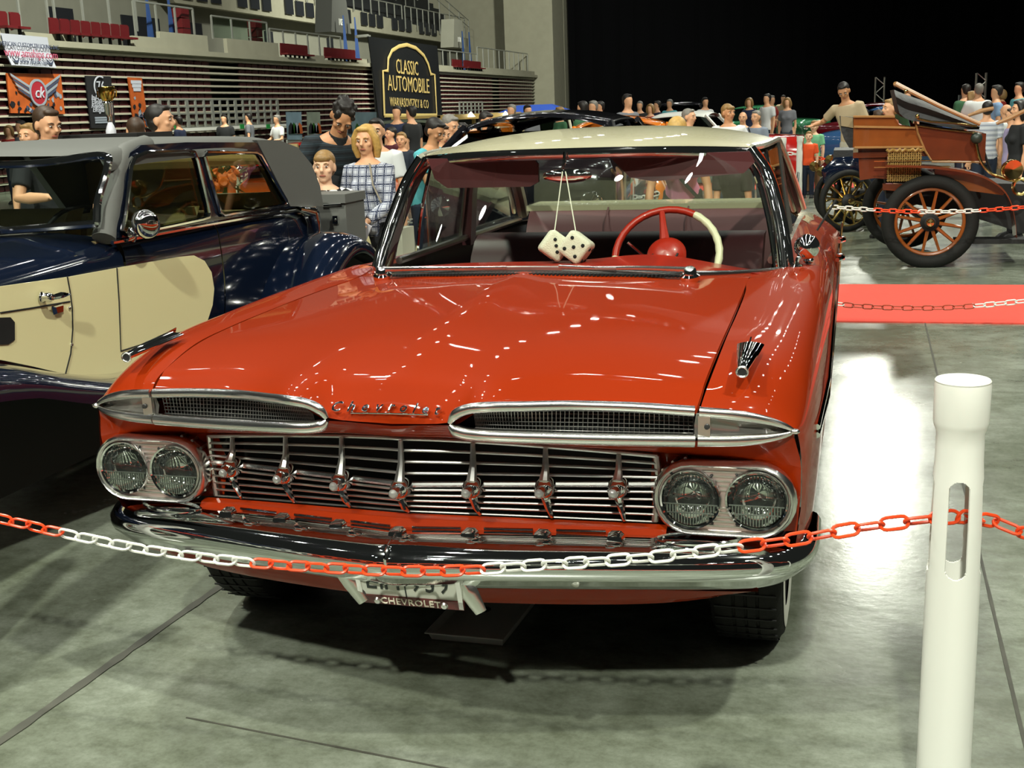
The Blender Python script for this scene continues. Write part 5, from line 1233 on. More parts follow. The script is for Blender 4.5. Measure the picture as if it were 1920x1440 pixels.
    if sleeve != 'none':
        fr_ = .72 if sleeve == 'short' else 1.0
        for k in (1, -1):
            p = [sh[k]+V(-k*.05, 0, 0), sh[k], sh[k].lerp(el[k], .5)]
            rr = [.062*wd, .071*wd, .066*wd]
            if sleeve == 'short': p.append(sh[k].lerp(el[k], fr_)); rr.append(.066*wd)
            else: p += [el[k], el[k].lerp(hd[k], .5), el[k].lerp(hd[k], .92)]; rr += [.058, .053, .044]
            m.tube(p, rr, 12)
    if fem: 
        for k in (1, -1): m.ball(up((k*.07, -.095, 1.27)), .062, 10, 8)
    shr = put(remesh(bs(m), vox*1.15*s, 2), 'shirt', shirt, t)
    if collar is not None:
        c0, c1 = up((0, -.01, 1.455)), up((0, -.012, 1.50)); MB().tube([c0, c1], [.078*wd, .068*wd], 14).xf(Matrix.Scale(s, 4)).build('collar', collar, t)
    # trousers
    m = MB(); ax = .0
    n = 16; m.loft([[V((a)*math.cos(2*PI*i/n), b*math.sin(2*PI*i/n), z) for i in range(n)] for z, a, b in ((.80, .165, .118), (.88, .178, .125), (.97, .172, .122), (1.0, .165, .118))])
    for k in (1, -1):
        hp, kn, an = V(k*.088, 0, .90), V(k*.097, -.012, .50), V(k*.10, .02, .07)
        if legs == 'shorts': m.tube([hp, hp.lerp(kn, .5), kn+V(0, 0, -.02)], [.105, .098, .090], 12)
        else: m.tube([hp, hp.lerp(kn, .5), kn, kn.lerp(an, .5), an], [.103, .090, .074, .068, .066], 12)
    put(remesh(bs(m), vox*1.3*s, 2), 'trousers', pants, t)
    for k in (1, -1):
        MB().loft([[V(k*.105+a*w, y+b*l, z) for a, b in ((-1, -.9), (0, -1), (1, -.9), (1.05, 0), (.8, .9), (0, 1), (-.8, .9), (-1.05, 0))] for w, l, y, z in ((.046, .135, -.045, 0), (.048, .138, -.045, .03), (.042, .11, -.03, .065), (.03, .06, .01, .09))]).xf(Matrix.Scale(s, 4)).build('shoe', BLACK, t)
    # hair
    if style != 'bald':
        m = MB(); m.ball(h(0, .027, .046), 1, 18, 12, (.083*hsc, .096*hsc, .086*hsc), Rh); m.ball(h(0, .045, -.012), 1, 14, 10, (.078*hsc, .066*hsc, .070*hsc), Rh)
        if style == 'fringe': m.ball(h(0, -.058, .066), 1, 14, 8, (.066*hsc, .040*hsc, .034*hsc), Rh)
        if style == 'short': m.ball(h(0, -.042, .096), 1, 12, 8, (.058*hsc, .040*hsc, .022*hsc), Rh)
        if style == 'curly':
            rg = random.Random(3)
            for i in range(34):
                a = rg.uniform(0, 2*PI); e = rg.uniform(.0, 1.3); m.ball(h(.085*math.cos(a)*math.cos(e), .03+.095*math.sin(a)*math.cos(e) if math.sin(a) > -.5 else .0-.05*math.cos(e), .045+.080*math.sin(e)), .020*hsc, 7, 5)
        if style == 'long':
            m.ball(h(0, -.040, .094), 1, 12, 8, (.064*hsc, .046*hsc, .026*hsc), Rh)
            for k in (1, -1): m.tube([h(k*.05, -.03, .085), h(k*.086, -.018, .02), h(k*.092, .0, -.06), h(k*.080, .01, -.135)], [.03, .034, .036, .022], 8)
            m.tube([h(0, .07, .04), h(0, .075, -.05), h(0, .06, -.14)], [.07, .074, .05], 12, sq=1.2)
        put(remesh(bs(m), vox*.95*s, 1), 'hair', hm, t)
    if detail:
        for k in (1, -1):
            MB().ball(h(k*.033, -.0835, .0085)*s, .0115*s*hsc, 8, 6, (1, .75, .48)).build('eye', EYEW, t)
            MB().ball(h(k*.033, -.0905, .0080)*s, .0056*s*hsc, 8, 6, (1, .7, .9)).build('iris', EYED, t)
            MB().tube([h(k*.016, -.094, .028)*s, h(k*.035, -.094, .033)*s, h(k*.054, -.082, .028)*s], [.0028*s, .0038*s, .002*s], 6).build('eyebrow', HAIRS['brown'] if style == 'bald' else hm, t)
        MB().tube([h(-.024, -.084, -.060)*s, h(-.010, -.0915, -.058)*s, h(.010, -.0915, -.058)*s, h(.024, -.084, -.060)*s], [.003*s, .006*s, .006*s, .003*s], 6).build('mouth', LIP, t)
    if extra: extra(t, s, h, hd, up)
    t.location = loc; t.rotation_euler.z = rotz
    return t
def face(px, d, turn=0.):
    """rotation so that turn=0 faces the camera, turn>0 turns towards picture left"""
    p = SD(px, 240, d); v = CAM-p; return math.atan2(v.x, -v.y)*1.0-turn
def spot_at(px, py, d):
    p = SD(px, py, d); return V(p.x, p.y, 0), p.z
def who(label, px, py, d, turn, shirt, pants, H=None, **k):
    loc, h = spot_at(px, py, d); return person(label, loc, face(px, d, turn), H or h, shirt, pants, **k)
M_ = lambda n, c, **k: mat(n, c, .85, **k)
JEANS = M_('denim', '1d2638', var=.2); DKT = M_('dark_trousers', '0e0f14'); BLKS = M_('black_cotton', '17191b'); WHT = M_('white_cotton', 'd6d8d8'); TEAL = M_('teal_cotton', '5cb4bd')
PLD = plaid('dark_striped_shirt', '10161c', '23323a', '23323a', 6.0, 'stripe'); PLW = plaid('pale_plaid_shirt', 'b9bcc6', '3c4256', '6c7186', 5.5); CHK = plaid('checkerboard_shirt', 'dcdcdc', '08080a', '', 21, 'check')
CAMG = mat('grey_camera', '9a9d9c', .35)
# man behind the blue saloon, looks down; holds a small camera
def cam_in_hand(t, s, h, hd, up): MB().box((hd[-1]+V(0, -.06, .03))*s, (.09*s, .03*s, .06*s)).build('compact_camera', CAMG, t, smooth=False)
who('man in a black T-shirt looking down behind the dark blue saloon', 84, 203, 7.9, -.35, BLKS, JEANS, skin=0, hair='brown', hpitch=.22, hyaw=.25, hands={-1: (-.16, -.32, 1.16), 1: (.30, -.05, .95)}, vox=.0085)
who('dark-haired man in a white shirt, in profile beside the gold trophy', 296, 198, 8.8, -1.25, WHT, JEANS, hair='dark', skin=0, vox=.010)
who('person with brown hair seen from behind below the orange banner', 252, 222, 9.9, 2.9, WHT, JEANS, hair='brown', vox=.013)
who('person half hidden behind the head of the man in the black T-shirt', 52, 233, 10.5, .6, BLKS, JEANS, hair='fair', vox=.013)
# the man in the dark striped polo bending over the boy
def booklet(t, s, h, hd, up): MB().box((hd[-1]+V(.045, -.05, .02))*s, (.13*s, .02*s, .16*s), Matrix.Rotation(.3, 3, 'Y')).build('dark_booklet', BLKS, t, smooth=False)
p5, _ = spot_at(600, 300, 8.8)
person('tall man in a dark striped polo shirt bending over the boy', p5, face(600, 8.8, -.35), 1.78, PLD, DKT, skin=1, hair='dark', style='curly', lean=.50, side=.10, hyaw=-.25, hpitch=.40, hands={-1: (-.17, -.42, 1.06), 1: (.20, -.42, 1.10)}, vox=.0085, extra=booklet, collar=BLKS)
who('boy in a black and white checkered shirt with a finger at his mouth', 607, 291, 7.85, .30, CHK, DKT, skin=2, hair='fair', style='fringe', kid=True, hands={-1: (-.04, -.20, 1.42), 1: (.2, -.06, .85)}, vox=.0085, hyaw=.1)
def strap(t, s, h, hd, up):
    MB().tube([up((.06, -.10, 1.46))*s, up((.10, -.15, 1.3))*s, up((.18, -.13, 1.1))*s, up((.24, -.04, .9))*s], .014*s, 6, sq=.4).build('bag_strap', mat('beige_strap', '9a9180', .8), t)
    MB().box(up((.27, -.02, .78))*s, (.10*s, .24*s, .34*s)).build('shoulder_bag', mat('cream_bag', 'cfccb8', .8), t)
    MB().box((hd[1]+V(-.02, -.06, -.07))*s, (.12*s, .012*s, .16*s), Matrix.Rotation(.5, 3, 'Y')).build('leaflet', mat('pale_leaflet', 'c9c6cf', .7), t, smooth=False)
who('blonde woman in a pale plaid shirt with a leaflet in her hands', 686, 236, 8.0, .45, PLW, DKT, skin=0, hair='blond', style='long', fem=True, sleeve='long', hands={-1: (-.10, -.28, 1.02), 1: (.10, -.30, 1.02)}, vox=.0085, extra=strap, hyaw=.05, hpitch=.08)
who('man in a white T-shirt behind the blonde woman', 704, 224, 9.8, .2, WHT, JEANS, hair='dark', vox=.012)
who('young man in a teal T-shirt looking down at a car', 789, 221, 10.2, -.95, TEAL, JEANS, hair='dark', skin=1, lean=.22, hpitch=.3, hands={1: (.12, -.42, 1.02), -1: (-.12, -.42, 1.02)}, vox=.010)
who('man with short brown hair just right of the teal T-shirt', 828, 234, 11.4, -.5, WHT, JEANS, hair='brown', vox=.013, hpitch=.2)
who('grey-haired man with a red collar bending to the right', 842, 217, 11.8, -.9, WHT, JEANS, hair='grey', vox=.013, hpitch=.3, collar=M_('red_cotton', 'a8211c'))
who('dark curly-haired woman between the grey-haired man and the man in orange', 866, 232, 13.6, 0, M_('black_top', '141416'), JEANS, hair='dark', style='curly', fem=True, vox=.013)
who('man in an orange shirt looking down to the right', 910, 211, 13.8, -.85, M_('orange_shirt', 'c98a2e'), JEANS, hair='dark', skin=1, vox=.012, hpitch=.3)
who('small child in white in front of the man in orange', 884, 239, 14.4, -.3, WHT, JEANS, kid=True, hair='dark', vox=.014)
who('woman in a maroon top far behind the plaid shirts', 733, 239, 16.5, 1.1, M_('maroon_cotton', '4a1620'), JEANS, hair='dark', vox=.016)
who('blond child in a dark top beside the woman in maroon', 752, 252, 16.0, .3, M_('dark_blue_top', '1c2634'), JEANS, hair='fair', kid=True, vox=.016)
# seen through the windscreen
def strap2(t, s, h, hd, up): MB().tube([up((-.10, -.10, 1.46))*s, up((.02, -.15, 1.25))*s, up((.16, -.13, 1.0))*s], .016*s, 6, sq=.4).build('bag_strap', BLKS, t)
p6, _ = spot_at(1280, 300, 9.3)
person('woman in a pink top leaning forward, seen through the windscreen of the red sedan', p6, face(1280, 9.3, .1), 1.60, M_('pink_cotton', 'd684a4'), DKT, skin=1, hair='blond', fem=True, lean=.66, hpitch=.3, hands={-1: (-.28, -.42, .74), 1: (.28, -.42, .74)}, sleeve='none', vox=.010, extra=strap2)
who('person in a dark brown top stooping beside the woman in pink', 1385, 262, 9.8, .5, M_('dark_brown_cotton', '1a0d10'), DKT, skin=1, hair='dark', lean=.35, hands={-1: (-.12, -.30, .75), 1: (.2, -.2, .8)}, vox=.012)
# behind the red sedan
who('man in a white T-shirt with hands on his hips, head turned to the left', 1366, 196, 14.3, .25, WHT, JEANS, hair='fair', skin=1, style='fringe', hyaw=.9, hands={-1: (-.16, -.10, 1.02), 1: (.16, -.10, 1.02)}, vox=.011)
who('grey-haired man in a pale shirt, in profile to the right', 1291, 205, 15.0, -1.1, M_('pale_blue_shirt', 'b6bcc6'), JEANS, hair='grey', vox=.013)
who('balding man in a grey-blue shirt with a camera strap', 1418, 208, 17.5, .6, M_('grey_blue_shirt', '7d8694'), JEANS, hair='grey', vox=.015, extra=strap2)
who('balding man in dark clothes behind the shoulder of the white T-shirt', 1393, 210, 18.5, .2, BLKS, JEANS, style='bald', vox=.016)
who('boy in an orange T-shirt and dark trousers on the far red carpet', 1517, 249, 19.0, .15, M_('bright_orange_cotton', 'e0501c'), M_('navy_cotton', '10182c'), hair='fair', kid=True, skin=2, vox=.013)
who('boy in a mint green T-shirt behind the boy in orange', 1527, 229, 19.6, .3, M_('mint_cotton', '74b88c'), M_('brown_shorts', '6a4a30'), hair='fair', kid=True, skin=2, vox=.014)
p7, _ = spot_at(1600, 240, 17.2)
person('man in a beige and navy shirt leaning left over the black veteran car', p7, face(1600, 17.2, .35), 1.80, M_('beige_shirt', 'b8a586'), M_('light_trousers', 'b0a998'), skin=1, hair='dark', lean=.18, side=-.15, hpitch=.35, hyaw=.2, hands={-1: (-.52, -.22, 1.16), 1: (.25, -.1, .9)}, vox=.012)
who('woman in pink behind the seat of the wooden veteran car', 1672, 186, 13.0, 1.1, M_('pale_pink_cotton', 'c08a8c'), JEANS, hair='fair', fem=True, vox=.014)
who('person with brown hair seen just above the front seat of the veteran car', 1647, 207, 14.5, 2.6, M_('beige_top', '8d7d63'), JEANS, hair='brown', vox=.016)
who('man with dark hair low behind the veteran car, beside the leaning man', 1620, 205, 18.0, .8, BLKS, JEANS, hair='dark', vox=.018)
STR = plaid('white_striped_shirt', 'cfd2d8', '7f8698', '7f8698', 5.0, 'stripe')
who('person in a striped white shirt seen from behind, beyond the folded hood', 1852, 191, 15.0, 3.0, STR, JEANS, hair='dark', vox=.014)
who('bald man in a white shirt in the crowd at the right edge', 1888, 196, 16.0, 2.2, WHT, M_('khaki', '8a7c60'), style='bald', vox=.015)
who('dark-haired woman at the right frame edge in front of the crowd', 1915, 188, 12.5, 1.2, BLKS, DKT, hair='dark', style='long', fem=True, vox=.014)
who('person in lilac between the bald man and the woman at the right edge', 1900, 203, 14.2, 1.6, M_('lilac_cotton', '9d92b4'), JEANS, hair='brown', vox=.015)
# ---- far crowd: three low-detail figures copied, clothes differ by object material
SHC = [WHT, BLKS, TEAL, M_('red_cotton2', '9c2a22'), M_('navy_cotton2', '1a2440'), M_('sand_cotton', 'a8987a'), M_('green_cotton', '2e5a3a'), M_('grey_cotton', '6e7076'), M_('sky_cotton', '7f9cc0')]
SHN = ['white', 'black', 'teal', 'red', 'navy', 'sand-coloured', 'green', 'grey', 'sky-blue']
protos = [person('far visitor', (0, 0, 0), 0, 1.74, WHT, JEANS, hair='dark', vox=.030, detail=False, style='short'), person('far visitor', (0, 0, 0), 0, 1.68, WHT, JEANS, hair='fair', vox=.030, detail=False, style='long', fem=True), person('far visitor', (0, 0, 0), 0, 1.76, WHT, DKT, hair='grey', vox=.030, detail=False, style='short', hands={1: (.15, -.3, 1.1), -1: (-.15, -.3, 1.1)})]
used = [False]*3
def far(px, d, si, label, k=0, turn=0., H=1.72):
    loc, _ = spot_at(px, 230, d); base = protos[k]
    if not used[k]: r = base; used[k] = True
    else: r = clone(base)
    r.location = loc; r.rotation_euler.z = face(px, d, turn); r.scale = (H/1.74,)*3; r['label'] = label; r['group'] = 'visitors in the distance'
    for ch in r.children:
        if ch.name.split('.')[0] == 'shirt':
            ch.material_slots[0].link = 'OBJECT'; ch.material_slots[0].material = SHC[si]
G = 'behind the orange car roof'; 
for px, d, si, k, turn, wh in ((1093, 19, 6, 0, 2.2, 'just left of the orange car roof'), (1113, 22, 5, 2, .8, 'second from the left above the orange car roof'), (1126, 24, 1, 0, 1, 'third from the left above the orange car roof'), (1177, 20, 7, 0, -.7, 'tallest above the orange car roof'),
    (1200, 29, 1, 2, .3, 'right of the tallest visitor above the orange roof'), (1220, 27, 3, 1, .5, 'beside the far black car roof'), (1233, 30, 4, 0, 1.2, 'left of the grey-haired man, farther off'), (1256, 31, 2, 2, .6, 'between the grey-haired man and the far black car'), (1322, 29, 0, 0, -.5, 'between the grey-haired man and the white T-shirt'),
    (1405, 29, 4, 1, .4, 'between the two balding men'), (1438, 28, 0, 0, .8, 'right of the man with the camera strap'), (1446, 31, 3, 2, -1, 'farthest right beside the camera-strap man'), (1476, 27, 7, 1, .3, 'above the red and white car'), (1468, 38, 5, 0, .2, 'small above the red and white car'),
    (1700, 22, 6, 0, .5, 'hidden low behind the folded hood'), (1808, 22, 6, 0, 2.5, 'leftmost of the crowd beyond the veteran car'), (1820, 21.5, 8, 1, 2, 'second of the crowd beyond the veteran car'), (1832, 21, 0, 2, 2.8, 'third of the crowd beyond the veteran car'), (1866, 20, 8, 0, 1.4, 'right of the striped shirt in the crowd'), (1876, 29, 3, 1, 1.8, 'small behind the bald man at the right'), (1908, 22, 2, 0, 1, 'far behind the woman at the right edge'),
    (335, 27, 4, 0, 2, 'left of the metal grid by the tribune'), (421, 30, 1, 0, .5, 'under the second panel of the metal grid'), (467, 33, 7, 0, 1.8, 'under the right part of the metal grid'), (520, 29, 0, 2, 1, 'by the end of the grey vinyl roof'), (15, 25, 3, 1, .5, 'at the left edge beyond the blue saloon'), (38, 22, 7, 0, 1.1, 'next to the left edge beyond the blue saloon'),
    (960, 21.5, 5, 2, .6, 'in front of the white classic'), (990, 22, 7, 0, -.4, 'by the windows of the white classic'), (1050, 22.5, 6, 1, 1, 'right of the white classic'), (772, 20, 1, 0, 2.2, 'between the blond child and the teal T-shirt'), (745, 20, 4, 0, .3, 'behind the woman in maroon')):
    far(px, d, si, 'distant visitor in %s %s' % (SHN[si], wh), k, turn, 1.66+.12*((px*7) % 10)/10)
# ================================================================== BACKGROUND CARS
def bg_car(label, loc, rotz, L, W, H, color, roof=None, belt=.88, cab=(.38, .82), name='classic_car', tint=(.25, .28, .26), soft=1.0):
    """axis along local Y, nose at -L/2"""
    t = thing(name, label, 'car', (0, 0, 0)); col = color; rcol = roof or color
    def sec(y, hw, zt): return [V(a, y, z) for a, z in ((-hw*.86, .22), (-hw*.98, .35), (-hw, .55), (-hw*.99, zt-.14), (-hw*.90, zt-.02), (-hw*.45, zt+.03), (0, zt+.04), (hw*.45, zt+.03), (hw*.90, zt-.02), (hw*.99, zt-.14), (hw, .55), (hw*.98, .35), (hw*.86, .22))]
    ys = [(-.5, .72, belt*.72), (-.485, .86, belt*.86), (-.43, .96, belt*.94), (-.25, 1, belt*.99), (0, 1, belt), (.28, 1, belt*.99), (.42, .96, belt*.93), (.485, .85, belt*.84), (.5, .74, belt*.7)]
    MB().loft([[p for p in s] for s in zip(*[spl([sec(y*L, W/2*k, z)[j] for y, k, z in ys], 40) for j in range(13)])]).build('body', col, t, ang=50)
    c0, c1 = -L/2+cab[0]*L, -L/2+cab[1]*L
    def rsec(y, hw, z): return [V(-hw, y, z-.06), V(-hw*.93, y, z-.015), V(-hw*.5, y, z+.02*soft), V(0, y, z+.03*soft), V(hw*.5, y, z+.02*soft), V(hw*.93, y, z-.015), V(hw, y, z-.06)]
    w = W/2*.80; yf, yr = c0+.16*L*.6, c1-.16*L*.6
    R = [rsec(yf-.04, w*.92, H-.05), rsec(yf+.15, w, H-.01), rsec((yf+yr)/2, w, H), rsec(yr-.15, w, H-.02), rsec(yr+.10, w*.92, H-.10)]
    g = skin(R, 20, 20); MB().grid(g).build('roof', rcol, t, ang=60)
    gl = glass('tinted_car_glass_%d' % int(tint[0]*100), tint, 1.45); zb = belt-.02
    bl = lambda y, x: V(x, y, zb)
    fw = [bl(c0, -W/2*.86), bl(c0, W/2*.86), V(w*.9, yf-.02, H-.09), V(-w*.9, yf-.02, H-.09)]
    rw = [bl(c1, W/2*.86), bl(c1, -W/2*.86), V(-w*.9, yr+.08, H-.14), V(w*.9, yr+.08, H-.14)]
    MB().plate(fw, (0, .01, 0)).build('windscreen', gl, t, smooth=False); MB().plate(rw, (0, -.01, 0)).build('rear_window', gl, t, smooth=False)
    for s in (1, -1):
        m_ = (c0+c1)/2
        for a, b, c, d in ((c0+.12, m_-.04, m_-.04, yf+.10), (m_+.04, c1-.14, yr, m_+.04)):
            MB().plate([V(s*W/2*.90, a, zb), V(s*W/2*.90, b, zb), V(s*w, c, H-.08), V(s*w, d, H-.08)], (s*.01, 0, 0)).build('side_window', gl, t, smooth=False)
        for (a, b) in ((c0, yf), (m_, m_), (c1, yr+.06)): MB().tube([V(s*W/2*.89, a, zb), V(s*w*.97, b, H-.05)], .03, 6).build('pillar', rcol, t)
        for yy in (-.31, .30): wheel(s*(W/2-.13), yy*L, .33, .19, s, t)
        MB().lathe([(0, -.05), (.07, -.04), (.085, 0), (.09, .03)], V(s*W*.36, -L/2+.02, belt*.70), (0, 1, 0), 18).build('headlamp', CHROME, t)
    for y in (-.5, .5): MB().tube([V(-W*.46, y*L*.98, .42), V(-W*.3, y*L*1.012, .42), V(W*.3, y*L*1.012, .42), V(W*.46, y*L*.98, .42)], .05, 8, sq=.5).build('bumper', CHROME, t)
    t.location = loc; t.rotation_euler.z = rotz; return t
E_ = lambda n, c: mat(n, c, .15, 0, 1.0)
P0 = SY(1042, 240, 7.6)
bg_car('black classic car right behind the red sedan, its roof dotted with lamp reflections', (P0.x, 7.6, 0), 0.08, 3.9, 1.52, SY(1040, 214, 7.4).z-.03, E_('black_enamel', (.004, .004, .006)), belt=1.30, cab=(.16, .90), soft=2.2, tint=(.03, .03, .03))
P1 = SY(1155, 240, 12.2)
bg_car('orange classic car beyond the black one, only its roof in view', (P1.x, 12.4, 0), .1, 3.9, 1.42, SD(1160, 229, 14.3).z, E_('orange_enamel', (.62, .16, .01)), belt=.85, soft=2.5)
P2_ = SY(596, 300, 13.4)
bg_car('red open car behind the blonde woman', (P2_.x, 13.4, 0), .2, 4.2, 1.7, 1.22, E_('bright_red_enamel', (.45, .012, .008)), belt=.95)
P3 = SD(1325, 300, 23.5)
bg_car('red and white car behind the roof corner of the red sedan', (P3.x, P3.y, 0), 1.5, 4.4, 1.75, 1.40, E_('bright_red_enamel', (.45, .012, .008)), WHITE, belt=.92)
P4 = SD(1728, 290, 25)
bg_car('blue car beyond the two boys', (P4.x, P4.y, 0), 1.4, 4.4, 1.75, 1.38, E_('mid_blue_enamel', (.03, .09, .22)), belt=.92)
P5 = SD(1690, 240, 32.0)
bg_car('dark red car far behind the two boys', (P5.x, P5.y, 0), 1.3, 4.6, 1.75, 1.40, E_('deep_red_enamel', (.16, .006, .012)), belt=.95)
P6 = SD(1440, 235, 41)
bg_car('green and blue car in the distance left of the two boys', (P6.x, P6.y, 0), .9, 4.5, 1.75, 1.42, E_('green_enamel', (.02, .12, .05)), belt=.95, tint=(.6, .7, .7))
P7 = SD(1270, 230, 36)
bg_car('black limousine far behind, between the grey-haired man and the orange roof', (P7.x, P7.y, 0), .1, 5.0, 1.8, 1.62, E_('black_enamel', (.004, .004, .006)), belt=1.0)
P8 = SD(1010, 225, 27)
bg_car('cream white classic with a long roof near the blue tent', (P8.x, P8.y, 0), .2, 5.6, 1.9, 1.44, mat('ivory_enamel', 'd8d4b4', .25, 0, .5), belt=.95, cab=(.10, .95), tint=(.3, .35, .3))
P9 = SD(755, 250, 24)
bg_car('olive green off-road vehicle in front of the black banner', (P9.x, P9.y, 0), .4, 4.0, 1.7, 1.44, mat('olive_paint', (.07, .09, .05), .5), belt=1.0, cab=(.3, .97), name='off_road_vehicle')
# orange hot rod with flowers seen through the saloon's window
hq = SD(440, 335, 11.0)
bg_car('orange hot rod seen through the rear window of the blue saloon', (hq.x-.2, hq.y+1.5, 0), 0, 3.8, 1.6, 1.15, E_('hot_orange_enamel', (.60, .10, .01)), belt=.95)
hl = SD(441, 329, 9.9); t = thing('round_headlamp', 'large round chrome headlamp seen through the blue saloon', 'lamp', hl)
MB().lathe([(0, .10), (.06, .09), (.085, .03), (.092, 0), (.080, -.012), (.06, -.004), (0, .004)], hl, (.35, 1, .1), 24).build('lamp_shell', CHROME, t)
MB().tube([hl+V(0, .03, -.06), V(hl.x, hl.y+.05, 0)], .02, 8).build('lamp_post', CHROME, t)
# green plant on the far side of the saloon
pp = SD(178, 365, 9.0); t = thing('potted_plant', 'leafy green plant seen through the windscreen of the blue saloon', 'plant', (pp.x, pp.y, 0))
LEAF = mat('glossy_leaf', (.02, .09, .012), .3); rg = random.Random(5)
MB().lathe([(.0, 0), (.12, 0), (.16, .35), (.15, .36), (0, .33)], (pp.x, pp.y, 0), (0, 0, 1), 18).build('pot', WHITE, t)
MB().tube([(pp.x, pp.y, .3), (pp.x, pp.y, pp.z)], .02, 6).build('stem', mat('bark', '3a2a18', .8), t)
for i in range(46):
    a, e = rg.uniform(0, 2*PI), rg.uniform(-.3, 1.2); d = V(math.cos(a)*math.cos(e), math.sin(a)*math.cos(e), math.sin(e)); c = V(pp.x, pp.y, pp.z-.12)+d*rg.uniform(.04, .12); s_ = d.cross(V(0, 0, 1)).normalized()*.03
    MB().plate([c, c+d*.05+s_, c+d*.14-V(0, 0, .02), c+d*.05-s_], (0, 0, .004)).build('leaf', LEAF, t, smooth=False)
# orange flowers
fp = SD(420, 338, 9.4); t = thing('potted_flowers', 'pot of orange flowers seen through the rear window of the blue saloon', 'plant', (fp.x, fp.y, 0)); BLO = mat('orange_petal', (.55, .11, .01), .5)
MB().lathe([(.0, 0), (.12, 0), (.17, .5), (.16, .51), (0, .48)], (fp.x, fp.y, 0), (0, 0, 1), 18).build('pot', WHITE, t)
MB().tube([(fp.x, fp.y, .45), (fp.x, fp.y, fp.z)], .02, 6).build('stem', LEAF, t)
for i in range(40):
    a, e = rg.uniform(0, 2*PI), rg.uniform(-.5, 1.2); d = V(math.cos(a)*math.cos(e), math.sin(a)*math.cos(e), math.sin(e)); c = V(fp.x, fp.y, fp.z-.02)+d*rg.uniform(.06, .14)
    if i % 3: MB().lathe([(0, .012), (.03, .018), (.045, .0), (.02, -.02), (0, -.025)], c, d, 9).build('bloom', BLO, t)
    else:
        s_ = d.cross(V(0, 0, 1)).normalized()*.03; MB().plate([c, c+d*.05+s_, c+d*.13, c+d*.05-s_], (0, 0, .004)).build('leaf', LEAF, t, smooth=False)
# trophy
tp = SD(208, 245, 8.3); tz = tp.z; tt = thing('trophy_cup', 'gold and silver trophy cup standing beyond the grey vinyl roof', 'trophy', (tp.x, tp.y, tz))
GOLD = mat('gold_plate', (.80, .52, .12), .15, 1.0)
MB().lathe([(0, .20), (.035, .205), (.050, .24), (.058, .295), (.056, .30), (.045, .25), (0, .22)], (tp.x, tp.y, tz), (0, 0, 1), 24).build('cup', GOLD, tt)
MB().lathe([(.0, .205), (.030, .20), (.034, .19), (.030, .18), (.028, .12), (.016, .085), (.020, .07), (.014, .055), (.0, .055)], (tp.x, tp.y, tz), (0, 0, 1), 20).build('stem', CHROME, tt)
MB().lathe([(.0, .06), (.014, .06), (.026, .03), (.036, .0), (.036, -.02), (0, -.02)], (tp.x, tp.y, tz), (0, 0, 1), 16).build('foot', mat('white_marble', 'd8d8e0', .3), tt)
for k in (1, -1): MB().tube([V(tp.x+k*.05, tp.y, tz+.28), V(tp.x+k*.078, tp.y, tz+.27), V(tp.x+k*.072, tp.y, tz+.235), V(tp.x+k*.042, tp.y, tz+.22)], .006, 6).build('handle', GOLD, tt)
t = thing('display_table', 'tall display table under the trophy, hidden behind the saloon', 'table', (tp.x, tp.y, 0))
MB().box((tp.x, tp.y, tz-.045), (.7, .45, .05)).build('table_top', BLACK, t, smooth=False)
for a, b in ((1, 1), (1, -1), (-1, 1), (-1, -1)): MB().box((tp.x+a*.3, tp.y+b*.18, (tz-.07)/2), (.04, .04, tz-.07)).build('leg', BLACK, t, smooth=False)
# ================================================================== BANNERS
def bpoint(quad, u, v): return (quad[0]*(1-u)+quad[1]*u)*(1-v)+(quad[3]*(1-u)+quad[2]*u)*v
def banner(name, label, px, x, m, cat='banner', sag=0, lean=0):
    q = [SX(a, b, x) for a, b in px]; c = sum(q, Vector())/4; t = thing(name, label, cat, c)
    P = [[bpoint(q, i/8, j/8)+V(sag*math.sin(PI*j/8), 0, 0) for i in range(9)] for j in range(9)]
    Q = [[p+V(-.03, 0, 0) for p in r] for r in P]
    mb = MB(); mb.grid(P); mb.grid(Q); mb.build('cloth', m, t); return t, q
def btext(t, q, body, u, v, size, m, sx=1.0, shear=0, name='lettering', off=.03, sag=0):
    tm = text_mb(body, size, .004, shear); tm.xf(Matrix.Diagonal((sx, 1, 1, 1))); c = bpoint(q, u, v)+V(off+sag*math.sin(PI*v), 0, 0)
    dx = (q[1]-q[0])*(1-v)+(q[2]-q[3])*v
    tm.xf(frame(c, dx, (q[0]-q[3])*(1-u)+(q[1]-q[2])*u)); return tm.build(name, m, t, smooth=False)
BB = mat('black_banner_vinyl', (.010, .011, .012), .35); GD = mat('gold_lettering', 'b39d62', .5)
bx = -19.72
t, q = banner('hanging_banner', 'tall black hanging banner with a gold arch and gold lettering', [(690, 68), (820, 86), (832, 248), (714, 248)], bx, BB)
def bl(uv): return [bpoint(q, u, v)+V(.05, 0, 0) for u, v in uv]
